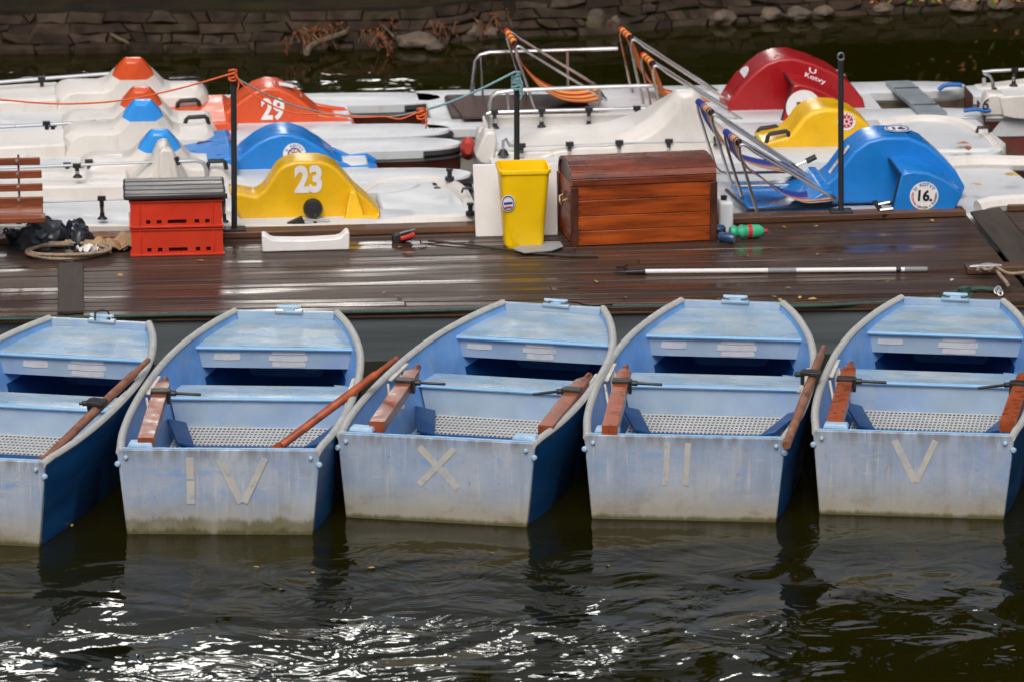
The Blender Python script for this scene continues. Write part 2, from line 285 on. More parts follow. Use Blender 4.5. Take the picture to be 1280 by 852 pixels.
M['water'] = water_mat()

def sling_mat(name, cols):
    # woven stripes run along the sling: stripe coordinate is the UV's first axis
    m, N, L, b = nodes(name)
    uv = N.new('ShaderNodeUVMap'); sx = N.new('ShaderNodeSeparateXYZ'); L.new(uv.outputs[0], sx.inputs[0])
    cr = N.new('ShaderNodeValToRGB'); cr.color_ramp.interpolation = 'CONSTANT'
    e = cr.color_ramp
    for i, (p, c) in enumerate(cols):
        x = e.elements[0] if i == 0 else e.elements.new(p)
        x.position = p; x.color = (*c, 1)
    while len(e.elements) > len(cols): e.elements.remove(e.elements[-1])
    L.new(sx.outputs['X'], cr.inputs[0]); L.new(cr.outputs[0], b.inputs['Base Color']); b.inputs['Roughness'].default_value = .8
    return m
rd, yl = (.46, .022, .010), (.78, .38, .06)
M['slingred'] = sling_mat('red_yellow_stripe_cloth', [(0, rd), (.18, yl), (.33, rd), (.50, yl), (.62, rd), (.76, yl), (.92, rd)])
bl, og, bn = (.012, .035, .26), (.62, .30, .13), (.010, .016, .10)
M['slingblue'] = sling_mat('blue_orange_stripe_cloth', [(0, bl), (.16, bn), (.22, bl), (.46, og), (.50, bl), (.58, og), (.84, bn), (.93, og)])

# ------------------------------------------------------------------ mesh helper
class MB:
    def __init__(s): s.v = []; s.f = []; s.m = []; s.uv = {}
    def add(s, vs, fs, mi=0):
        o = len(s.v); s.v += [Vector(p) for p in vs]
        for f in fs: s.f.append([o + i for i in f]); s.m.append(mi)
        return s
    def box(s, c, d, rot=None, mi=0, taper=1):
        hx, hy, hz = d[0] / 2, d[1] / 2, d[2] / 2
        ps = []
        for z, t in ((-hz, 1), (hz, taper)):
            for x, y in ((-hx, -hy), (hx, -hy), (hx, hy), (-hx, hy)): ps.append(Vector((x * t, y * t, z)))
        if rot is not None: ps = [rot @ p for p in ps]
        c = Vector(c)
        return s.add([p + c for p in ps], [(3, 2, 1, 0), (4, 5, 6, 7), (0, 1, 5, 4), (1, 2, 6, 5), (2, 3, 7, 6), (3, 0, 4, 7)], mi)
    def bar(s, a, b_, w, h, mi=0, up=(0, 0, 1)):
        a, b_ = Vector(a), Vector(b_); d = (b_ - a); l = d.length; d.normalize()
        x = d.cross(Vector(up)); x.normalize(); u = x.cross(d)
        rot = Matrix((d, x, u)).transposed()
        return s.box((a + b_) / 2, (l, w, h), rot, mi)
    def tube(s, pts, r, seg=8, closed=False, mi=0, cap=True):
        P = [Vector(p) for p in pts]; n = len(P)
        rs = r if isinstance(r, (list, tuple)) else [r] * n
        t0 = (P[1] - P[0]).normalized()
        ref = Vector((0, 0, 1)) if abs(t0.z) < .9 else Vector((1, 0, 0))
        nx = t0.cross(ref).normalized(); o = len(s.v); rings = []
        for i in range(n):
            a = P[i - 1] if (i > 0 or closed) else P[i]; c = P[(i + 1) % n] if (i < n - 1 or closed) else P[i]
            t = (c - a).normalized(); nx = (nx - t * nx.dot(t)).normalized(); ny = t.cross(nx)
            rings.append([P[i] + (nx * math.cos(2 * math.pi * k / seg) + ny * math.sin(2 * math.pi * k / seg)) * rs[i] for k in range(seg)])
        vs = [p for rg in rings for p in rg]; fs = []
        for i in range(n if closed else n - 1):
            j = (i + 1) % n
            for k in range(seg):
                k2 = (k + 1) % seg; fs.append((i * seg + k, i * seg + k2, j * seg + k2, j * seg + k))
        if cap and not closed:
            fs.append(tuple(range(seg))[::-1]); fs.append(tuple((n - 1) * seg + k for k in range(seg)))
        return s.add(vs, fs, mi)
    def loft(s, rings, mi=0, closed=True, caps=True):
        n = len(rings[0]); vs = [p for r in rings for p in r]; fs = []
        for i in range(len(rings) - 1):
            for k in range(n if closed else n - 1):
                k2 = (k + 1) % n; fs.append((i * n + k, i * n + k2, (i + 1) * n + k2, (i + 1) * n + k))
        if caps and closed:
            fs.append(tuple(range(n))[::-1]); fs.append(tuple((len(rings) - 1) * n + k for k in range(n)))
        return s.add(vs, fs, mi)
    def prism(s, poly, off, mi=0):
        off = Vector(off); n = len(poly); P = [Vector(p) for p in poly]
        return s.add(P + [p + off for p in P], [tuple(range(n)), tuple(range(2 * n - 1, n - 1, -1))] + [(k, n + k, n + (k + 1) % n, (k + 1) % n) for k in range(n)], mi)
    def lathe(s, c, prof, seg=20, axis=(0, 0, 1), mi=0):
        ax = Vector(axis).normalized(); ref = Vector((1, 0, 0)) if abs(ax.x) < .9 else Vector((0, 1, 0))
        x = ax.cross(ref).normalized(); y = ax.cross(x); c = Vector(c)
        return s.loft([[c + ax * h + (x * math.cos(2 * math.pi * k / seg) + y * math.sin(2 * math.pi * k / seg)) * r for k in range(seg)] for r, h in prof], mi)
    def build(s, name, m, parent=None, smooth=False, bevel=0, bseg=2, local=False, angle=40, fix=True):
        me = bpy.data.meshes.new(name)
        vs = s.v
        if parent is not None and not local:
            r = root_of(parent); inv = RM[r.name].inverted(); vs = [inv @ p for p in vs]
        me.from_pydata([tuple(p) for p in vs], [], s.f)
        for mm in (m if isinstance(m, (list, tuple)) else [m]): me.materials.append(mm)
        for p, i in zip(me.polygons, s.m): p.material_index = i
        if fix:
            bm = bmesh.new(); bm.from_mesh(me); bmesh.ops.recalc_face_normals(bm, faces=bm.faces); bm.to_mesh(me); bm.free()
        o = bpy.data.objects.new(name, me); COL.objects.link(o)
        if parent is not None: o.parent = parent
        if bevel:
            b = o.modifiers.new('bevel', 'BEVEL'); b.width = bevel; b.segments = bseg; b.limit_method = 'ANGLE'; b.angle_limit = R(30)
        if smooth or bevel:
            for p in me.polygons: p.use_smooth = True
            try: me.set_sharp_from_angle(angle=R(angle))
            except Exception: pass
        return o
RM = {}
def root_of(o):
    while o.parent is not None: o = o.parent
    return o
def tag(o, label=None, cat=None, group=None, kind=None):
    if label: o['label'] = label
    if cat: o['category'] = cat
    if group: o['group'] = group
    if kind: o['kind'] = kind
    return o
def thing(name, label, cat, loc, rz=0, group=None):
    o = bpy.data.objects.new(name, None); COL.objects.link(o); o.location = loc; o.rotation_euler = (0, 0, rz); o.empty_display_size = .2
    RM[o.name] = Matrix.Translation(Vector(loc)) @ Matrix.Rotation(rz, 4, 'Z')
    return tag(o, label, cat, group)
def solo(mb, name, m, label, cat, group=None, origin=None, **k):
    o = mb.build(name, m, **k)
    me = o.data; c = Vector(origin) if origin is not None else sum((v.co for v in me.vertices), Vector()) / len(me.vertices)
    me.transform(Matrix.Translation(-c)); o.location = c
    return tag(o, label, cat, group)
def curve(pts, n=8):
    P = [Vector(p) for p in pts]; out = []
    for i in range(len(P) - 1):
        p0, p1, p2, p3 = P[max(i - 1, 0)], P[i], P[i + 1], P[min(i + 2, len(P) - 1)]
        for k in range(n):
            t = k / n
            out.append(.5 * ((2 * p1) + (p2 - p0) * t + (2 * p0 - 5 * p1 + 4 * p2 - p3) * t * t + (3 * p1 - p0 - 3 * p2 + p3) * t ** 3))
    return out + [P[-1]]
def lerp_tab(t, x):
    for (a, b_), (c, d) in zip(t, t[1:]):
        if x <= c: return b_ + (d - b_) * max(0, (x - a)) / (c - a)
    return t[-1][1]
def holes_panel(mb, f, u0, u1, w0, w1, holes, mi=0, th=None):
    # panel in (u,w) with rectangular holes; f(u,w,depth)->point ; th thickness
    us = sorted({u0, u1, *[h[0] for h in holes], *[h[1] for h in holes]}); ws = sorted({w0, w1, *[h[2] for h in holes], *[h[3] for h in holes]})
    inside = lambda a, b_: any(h[0] < a < h[1] and h[2] < b_ < h[3] for h in holes)
    cells = {(i, j) for i in range(len(us) - 1) for j in range(len(ws) - 1) if not inside((us[i] + us[i + 1]) / 2, (ws[j] + ws[j + 1]) / 2)}
    for i, j in cells:
        a, b_, c, d = us[i], us[i + 1], ws[j], ws[j + 1]
        mb.add([f(a, c, 0), f(b_, c, 0), f(b_, d, 0), f(a, d, 0)], [(0, 1, 2, 3)], mi)
        mb.add([f(a, c, th), f(b_, c, th), f(b_, d, th), f(a, d, th)], [(3, 2, 1, 0)], mi)
        for di, dj, p, q in ((-1, 0, (a, c), (a, d)), (1, 0, (b_, c), (b_, d)), (0, -1, (a, c), (b_, c)), (0, 1, (a, d), (b_, d))):
            if (i + di, j + dj) not in cells:
                mb.add([f(*p, 0), f(*q, 0), f(*q, th), f(*p, th)], [(0, 1, 2, 3)], mi)
FONTC = {}
def text_verts(txt, size, bold=0., sx=1.):
    key = (txt, size, bold, sx)
    cu = bpy.data.curves.new('t', 'FONT'); cu.body = txt; cu.size = size; cu.align_x = 'CENTER'; cu.align_y = 'CENTER'; cu.offset = bold; cu.resolution_u = 4
    ob = bpy.data.objects.new('t', cu); COL.objects.link(ob)
    bpy.context.view_layer.update()
    me = bpy.data.meshes.new_from_object(ob.evaluated_get(bpy.context.evaluated_depsgraph_get()))
    vs = [(v.co.x * sx, v.co.y) for v in me.vertices]; fs = [tuple(p.vertices) for p in me.polygons]
    bpy.data.objects.remove(ob); bpy.data.curves.remove(cu); bpy.data.meshes.remove(me)
    return vs, fs
def put_text(mb, txt, size, f, bold=0., sx=1., mi=0, cx=0, cy=0, rot=0):
    vs, fs = text_verts(txt, size, bold, sx); c, s = math.cos(rot), math.sin(rot)
    mb.add([f(cx + x * c - y * s, cy + x * s + y * c) for x, y in vs], fs, mi)
def ring_text(mb, txt, size, rad, a0, a1, f, mi=0, inward=False):
    n = len(txt)
    for i, ch in enumerate(txt):
        if ch == ' ': continue
        a = a0 + (a1 - a0) * (i / (n - 1) if n > 1 else 0)
        put_text(mb, ch, size, f, .0006, 1, mi, rad * math.cos(a), rad * math.sin(a), a + (math.pi / 2 if inward else -math.pi / 2))
def disc(mb, f, r, seg=28, mi=0, r0=None, sy=1):
    if r0 is None:
        mb.add([f(r * math.cos(2 * math.pi * k / seg), r * sy * math.sin(2 * math.pi * k / seg)) for k in range(seg)], [tuple(range(seg))], mi)
    else:
        vs = []
        for k in range(seg):
            a = 2 * math.pi * k / seg; vs += [f(r0 * math.cos(a), r0 * sy * math.sin(a)), f(r * math.cos(a), r * sy * math.sin(a))]
        mb.add(vs, [(2 * k, 2 * k + 1, (2 * k + 3) % (2 * seg), (2 * k + 2) % (2 * seg)) for k in range(seg)], mi)
def facing(c, ux=(1, 0, 0), uz=(0, 0, 1), lift=0.):
    c, ux, uz = Vector(c), Vector(ux).normalized(), Vector(uz).normalized(); n = ux.cross(uz)
    return lambda x, y, d=0.: c + ux * x + uz * y + n * (lift + d)

# ------------------------------------------------------------------ setting
wm = MB(); wm.add([(-160, -40, 0), (160, -40, 0), (160, 200, 0), (-160, 200, 0)], [(0, 1, 2, 3)])
tag(wm.build('river_water', M['water']), kind='structure')

ZD = .35
shore = [(-900, 70), (0, 64), (200, 63), (400, 62), (520, 59), (640, 46), (760, 43), (860, 32), (960, 27), (1080, 19), (1280, 9), (1700, 0)]
SH = [atz(x, y, 0.) for x, y in shore]
SH = [Vector((-40, SH[0].y, 0))] + SH + [Vector((50, SH[-1].y + 2, 0))]
def shore_at(x):
    for a, b_ in zip(SH, SH[1:]):
        if x <= b_.x: return a.y + (b_.y - a.y) * (x - a.x) / (b_.x - a.x)
    return SH[-1].y
# bank ground behind the wall, out to the horizon
g = MB(); xs = [-160, -40] + [-4 + .5 * i for i in range(36)] + [40, 160]; ring = []
for x in xs:
    y = shore_at(x); ring.append([Vector((x, y + .30, .285)), Vector((x, y + .72, .36 + .05 * noise.noise((x, 0, 0)))), Vector((x, y + 3, .9)), Vector((x, y + 12, 1.6)), Vector((x, 200, 2.4))])
g.loft(ring, closed=False)
tag(g.build('river_bank', M['ground'], smooth=True), kind='structure')
# stone revetment
wall = thing('embankment_wall', 'dark sloping river wall of irregular rough stones along the far water edge', 'wall', (2, 39.6, 0))
bk = MB(); bk.loft([[Vector((x, shore_at(x) - .06, -.35)), Vector((x, shore_at(x) + .02, -.02)), Vector((x, shore_at(x) + .32, .30))] for x in xs], closed=False)
bk.build('mortar_bed', M['ground'], wall)
st = MB(); rnd = random.Random(3)
def wpt(u, t, lift):
    return Vector((u, shore_at(u) + t * .70 - lift * .7, -.03 + t * .72 + lift * .7))
HB = [-.03, .085, .19, .30, .405, .45]
def course(r_, x):
    return HB[r_] + (.024 * noise.noise((x * 1.7, r_ * 9.1, 0)) + .010 * noise.noise((x * 6.1, r_ * 5.3, 2)))
for r_ in range(4):
    x = -4.5; sl = 0.
    while x < 12.5:
        wv = rnd.choice((.10, .14, .19, .24, .30, .36, .44)) * (1.1 if r_ in (0, 2) else .9); s2 = rnd.uniform(-.035, .035); x2 = x + wv
        poly = [(x - sl, course(r_, x - sl)), (x + wv * .5, course(r_, x + wv * .5) + rnd.uniform(-.008, .008)), (x2 - s2, course(r_, x2 - s2)), (x2 + rnd.uniform(-.01, .01), (course(r_, x2) + course(r_ + 1, x2)) / 2), (x2 + s2, course(r_ + 1, x2 + s2)), (x + wv * .5, course(r_ + 1, x + wv * .5) + rnd.uniform(-.010, .012)), (x + sl, course(r_ + 1, x + sl)), (x, (course(r_, x) + course(r_ + 1, x)) / 2)]
        if rnd.random() < .3: del poly[rnd.choice((0, 2, 4, 6))]
        n = len(poly); cx_ = sum(p[0] for p in poly) / n; cy_ = sum(p[1] for p in poly) / n; lf = rnd.uniform(.010, .050); tx_, ty_ = rnd.uniform(-.05, .05), rnd.uniform(-.05, .05)
        def sc_(e, l, tilt=0.):
            out = []
            for u, t_ in poly:
                d_ = math.hypot(u - cx_, t_ - cy_); k = max(.3, 1 - e / max(d_, .02)); uu, tt = cx_ + (u - cx_) * k, cy_ + (t_ - cy_) * k
                out.append(wpt(uu, tt, l + tilt * ((uu - cx_) * tx_ + (tt - cy_) * ty_) * 3))
            return out
        st.loft([sc_(.004, 0), sc_(.005, lf * .6), sc_(.012, lf * .92, .7), sc_(.026, lf, 1)]); x = x2; sl = s2
st.build('stone_facing', M['stone'], wall, smooth=True, angle=35)
ledge = MB(); x = -6.
while x < 1.6:
    w = rnd.uniform(.25, .6); y = shore_at(x + w / 2)
    ledge.box((x + w / 2, y - .05, .005 + rnd.uniform(-.01, .015)), (w * .94, .16 + rnd.uniform(-.03, .03), .10), Matrix.Rotation(rnd.uniform(-.05, .05), 3, 'Z'), taper=.92); x += w
ledge.build('footing_stones', M['stone'], wall, bevel=.015)

def rock(c, r, seed, m, label, group='loose rocks along the far shore'):
    bm = bmesh.new(); bmesh.ops.create_icosphere(bm, subdivisions=3, radius=1)
    for v in bm.verts:
        p = v.co.copy(); d = 1 + .30 * noise.noise(p * 1.1 + Vector((seed * 3.1, 0, 0))) + .13 * noise.noise(p * 2.7 + Vector((0, seed * 2.3, 0)))
        v.co = Vector((p.x * r[0], p.y * r[1], p.z * r[2])) * d
    me = bpy.data.meshes.new('rock'); bm.to_mesh(me); bm.free(); me.materials.append(m)
    for p in me.polygons: p.use_smooth = True
    try: me.set_sharp_from_angle(angle=R(24))
    except Exception: pass
    o = bpy.data.objects.new('shore_rock', me); COL.objects.link(o); o.location = c
    return tag(o, label, 'rock', group)
rocks = [(523, 51, 24, 9, 1, 'flat tan rock under the red leaved branch at the far shore'), (672, 27, 16, 13, 0, 'upright pale rock first of the lit group on the far shore'),
 (648, 32, 12, 8, 0, 'small dark rock left of the pale upright rock on the shore'), (697, 30, 15, 12, 2, 'mossy olive rock leaning beside the pale upright rock'), (726, 27, 14, 13, 0, 'squarish grey brown rock between two mossy rocks'),
 (746, 29, 13, 15, 2, 'tall mossy green rock at the water edge'), (768, 30, 8, 10, 0, 'slim pale rock right of the tall mossy rock'), (765, 13, 26, 8, 1, 'long flat slab above the mossy rocks'),
 (866, 17, 22, 10, 1, 'pointed light brown rock projecting into the far water'), (842, 20, 9, 7, 0, 'small brown rock tucked left of the pointed rock'), (905, 22, 16, 8, 0, 'low dark rock right of the pointed rock'),
 (937, 14, 17, 9, 2, 'mossy low rock behind the red boat hood'), (965, 18, 13, 8, 0, 'brown rock left of the broad shore block'), (998, 18, 16, 8, 1, 'broad pale shore block above the dark post'), (1030, 15, 12, 7, 0, 'small dark rock right of the broad shore block'),
 (1060, 8, 18, 6, 1, 'smooth low rock at the upper right shore'), (1105, 10, 14, 6, 0, 'half sunk rock in the upper right water'), (1205, 8, 16, 7, 0, 'rounded dark rock near the right picture end of the shore'), (1252, 5, 15, 6, 1, 'last brown rock on the right of the far shore'),
 (545, 60, 10, 5, 0, 'tiny wet stone below the flat tan rock'), (590, 40, 14, 9, 1, 'slanted rock slab between the branch and the pale rocks'), (614, 42, 10, 7, 0, 'dark angular rock beside the slanted slab')]
for i, (px, py, rx, rz, k, lb) in enumerate(rocks):
    c = atz(px, py + rz * .55, .03); s_ = 140.
    rock((c.x, c.y + .05, .02 + rz / s_ * .5), (rx / s_ * 1.1, rx / s_ * .9, rz / s_ * 1.15), i + 1, (M['rockgrey'], M['rockgrey'], M['rock'])[k], lb)

# branches fallen over the wall
def leafcards(mb, c, n, spread, size, rn, mi=0):
    for _ in range(n):
        p = Vector(c) + Vector((rn.gauss(0, spread[0]), rn.gauss(0, spread[1]), rn.gauss(0, spread[2])))
        a = Vector((rn.uniform(-1, 1), rn.uniform(-1, 1), rn.uniform(-1, 1))).normalized(); b_ = a.orthogonal().normalized()
        s_ = size * rn.uniform(.6, 1.3)
        mb.add([p - a * s_, p + b_ * s_ * .45 + a * s_ * .1, p + a * s_, p - b_ * s_ * .45 + a * s_ * .1], [(0, 1, 2, 3)], mi)
def offwall(px, py, lift=.1):
    p = atz(px, py, .1); 
    for _ in range(6):
        z = max(.02, (p.y - shore_at(p.x)) * 1.03) + lift; p = atz(px, py, z)
    return p
b1 = thing('fallen_branch', 'fallen branch with rust red dry leaves hanging over the stone wall', 'branch', offwall(385, 62))
mb = MB(); mb.tube(curve([offwall(*p) for p in ((383, 66), (392, 56), (430, 42), (465, 28), (505, 18), (540, 2), (560, -14))]), [.030 - .0003 * i for i in range(49)], 7)
mb.build('limb', M['bark'], b1, smooth=True)
mb = MB()
for a in (((430, 42), (440, 30), (455, 18)), ((465, 28), (480, 34), (492, 46)), ((400, 52), (380, 36), (350, 30)), ((505, 18), (520, 10), (546, 22))): mb.tube(curve([offwall(*p, .14) for p in a], 5), .008, 5)
mb.build('twigs', M['bark'], b1, smooth=True)
mb = MB(); tw = MB(); rn = random.Random(5)
for px, py, n in ((408, 22, 7), (432, 12, 6), (465, 12, 7), (478, 24, 7), (500, 20, 6), (470, 38, 5), (390, 34, 5), (415, 28, 5), (545, 10, 7), (552, 24, 5), (376, 44, 4), (604, 20, 3), (620, 18, 2), (515, 0, 4)):
    for _ in range(int(n * 2.3)):
        a = offwall(px + rn.gauss(0, 9), py + rn.gauss(0, 4), .17); ln = rn.uniform(.08, .20); dx = rn.uniform(-.6, .6)
        P = [a, a + Vector((dx * ln * .5, -ln * .25, -ln * .3)), a + Vector((dx * ln, -ln * .45, -ln * .85))]; tw.tube(P, .0035, 4)
        for k in range(int(ln * 70)):
            q = rn.random(); p = P[0].lerp(P[1], q * 2) if q < .5 else P[1].lerp(P[2], q * 2 - 1)
            leafcards(mb, p, 1, (.018, .014, .016), .022, rn)
tag(tw.build('hanging_twigs', M['bark'], b1), kind='stuff')
mb.build('dry_leaves', M['leafr'], b1)
b2 = MB(); b2.tube(curve([offwall(*p, .10) for p in ((66, -8), (82, 8), (104, 18), (122, 30), (140, 44), (160, 54))]), [.022] * 20 + [.014] * 21, 6)
solo(b2, 'bare_branch', M['bark'], 'thin bare branch lying down the left of the stone wall', 'branch', smooth=True)
b3 = MB(); b3.tube(curve([offwall(*p, .06) for p in ((775, 10), (800, 7), (850, 5), (868, 4))]), .012, 6)
solo(b3, 'dead_stick', M['bark'], 'straight dead stick lying above the pointed shore rock', 'stick', smooth=True)
b4 = MB(); b4.tube(curve([offwall(*p, .08) for p in ((-10, 66), (30, 58), (80, 44), (150, 38))]), .010, 6)
rn = random.Random(11); lf = MB()
for _ in range(1000):
    px = rn.uniform(-20, 1300); y_ = rn.uniform(-14, 10 if px < 420 else 4)
    leafcards(lf, offwall(px, y_, .02), 1, (.03, .03, .01), rn.uniform(.025, .05), rn, rn.choice((0, 0, 1, 1, 1, 2, 2, 2, 2, 3, 3)))
tag(lf.build('leaf_litter', [M['leafy'], M['leafo'], M['leafr'], M['leafg']]), 'scattered yellow orange and green leaves along the top of the stone wall', 'leaves', kind='stuff')
# dark wood added out of view, shaped to darken the river's reflections
tl = MB(); rn = random.Random(21)
x = -60.
while x < 75:
    gap = 1. if not -4.6 < x < 9.2 else .0  # low stretch shaped so bright sky reaches the water as glints
    htop = rn.uniform(24, 29) if gap else rn.uniform(3.4, 4.6); cy = rn.uniform(50, 58); rad = rn.uniform(3.4, 4.6)
    for q_, rz_ in ((.30, .30), (.62, .34)):
        hz = htop * rz_ * .9; core = []
        for i in range(7):
            ph = math.pi * i / 6; core.append([Vector((x + rad * .78 * (math.sin(ph) + .02) * math.cos(2 * math.pi * k / 9) * (1 + .25 * noise.noise((x + k, i, q_))), cy + rad * .7 * (math.sin(ph) + .02) * math.sin(2 * math.pi * k / 9), htop * q_ - hz * math.cos(ph))) for k in range(9)])
        tl.loft(core)
    for _ in range(520 if gap else 160):
        z = 1.2 + (htop - 1.2) * rn.random(); k = rad * (1 - .45 * abs(z / htop - .4))
        a = rn.uniform(0, 6.283); q = k * math.sqrt(rn.random())
        leafcards(tl, (x + q * math.cos(a), cy + q * math.sin(a), z), 1, (.1, .1, .1), rn.uniform(.8, 1.35) * (1 if gap else .5), rn)
    x += rn.uniform(3.0, 4.4)
tag(tl.build('unseen_bank_woodland', M['treeleaf'], fix=False), 'unseen dark leafy wood added beyond the far bank to darken reflections', 'trees', kind='stuff')

# ------------------------------------------------------------------ dock
def dock_section(x0, x1, yf0, yf1, yb0, yb1, label, cut=0.):
    t = thing('dock_section', label, 'dock', ((x0 + x1) / 2, 30, 0), 0, 'plank dock sections')
    n = 20; d = MB(); rn = random.Random(int(x0 * 10) + 50)
    for i in range(n):
        a, b_ = i / n, (i + 1) / n
        gap = .0045
        Y = lambda x, s_: (yf0 + (yf1 - yf0) * (x - x0) / (x1 - x0)) * (1 - s_) + (yb0 + (yb1 - yb0) * (x - x0) / (x1 - x0)) * s_
        cuts = [x0] + ([x0 + (x1 - x0) * rn.uniform(.3, .7)] if x1 - x0 > 3 and i % 3 == 1 else []) + [x1]
        for xa, xb in zip(cuts, cuts[1:]):
            xb2 = xb - (.004 if xb < x1 else 0); dz = rn.uniform(-.003, .002); tl_ = rn.uniform(-.0035, .0035)
            P = [(xa, Y(xa, a) + gap, ZD + dz), (xb2, Y(xb2, a) + gap, ZD + dz), (xb2, Y(xb2, b_) - gap, ZD + dz + tl_), (xa, Y(xa, b_) - gap, ZD + dz + tl_)]
            d.add(P + [(p[0], p[1], p[2] - .03) for p in P], [(0, 1, 2, 3), (7, 6, 5, 4), (0, 4, 5, 1), (1, 5, 6, 2), (2, 6, 7, 3), (3, 7, 4, 0)])
    d.build('decking', M['decking'], t, bevel=.004, bseg=1)
    s_ = MB()
    def slab(za, zb, ins, inb):
        P = [(x0 + .01, yf0 + ins), (x1 - .01, yf1 + ins), (x1 - .01, yb1 - inb), (x0 + .01, yb0 - inb)]
        s_.add([(p[0], p[1], za) for p in P] + [(p[0], p[1], zb) for p in P], [(3, 2, 1, 0), (4, 5, 6, 7), (0, 1, 5, 4), (1, 2, 6, 5), (2, 3, 7, 6), (3, 0, 4, 7)])
    slab(-.2, ZD - .036, .025, .05)
    s_.build('pontoon', M['pontoon'], t)
    e = MB(); e.bar((x0, yf0 + .012, ZD - .040), (x1, yf1 + .012, ZD - .040), .022, .014)
    e.build('edge_strip', M['kerbwood'], t)
    return t
XG0, XG1 = -.20, 6.21
dl = dock_section(-6, XG0 - .03, 29.10, 29.02, 31.05, 31.12, 'wet brown plank dock section carrying the bench at the left')
dm = dock_section(XG0 + .03, XG1 - .03, 29.02, 28.80, 31.12, 31.25, 'long wet brown plank dock section carrying chest, bin and crates')
dr = dock_section(XG1 + .26, 14, 28.80, 28.55, 31.36, 31.5, 'brown plank dock section beyond the joint at far right')
def kerb(t, x0, y0, x1, y1):
    k = MB(); k.bar((x0, y0, ZD + .026), (x1, y1, ZD + .026), .14, .048); k.build('kerb_beam', M['kerbwood'], t, bevel=.008)
kerb(dl, -6, 30.95, XG0 - .04, 31.02); kerb(dm, XG0 + .04, 31.02, 2.95, 31.08); kerb(dm, 2.96, 31.08, XG1 - .05, 31.20); kerb(dr, XG1 + .28, 31.33, 14, 31.45)
c = MB(); c.box((-.19, 29.68, ZD + .014), (.17, 1.28, .022)); solo(c, 'joint_cover_board', M['coverwood'], 'narrow grey brown board lying over the dock joint near the bench', 'board', 'boards over the dock joints', bevel=.004)
c = MB(); c.add([(6.20, 31.18, ZD + .010), (6.44, 31.30, ZD + .010), (6.44, 29.0, ZD + .010), (6.20, 29.0, ZD + .010)] + [(6.20, 31.18, ZD + .028), (6.44, 31.30, ZD + .028), (6.44, 29.0, ZD + .028), (6.20, 29.0, ZD + .028)], [(0, 1, 2, 3), (7, 6, 5, 4), (0, 4, 5, 1), (1, 5, 6, 2), (2, 6, 7, 3), (3, 7, 4, 0)])
solo(c, 'joint_cover_board', M['coverwood'], 'wide dark board covering the dock joint right of the number 16 boat', 'board', 'boards over the dock joints', bevel=.004)

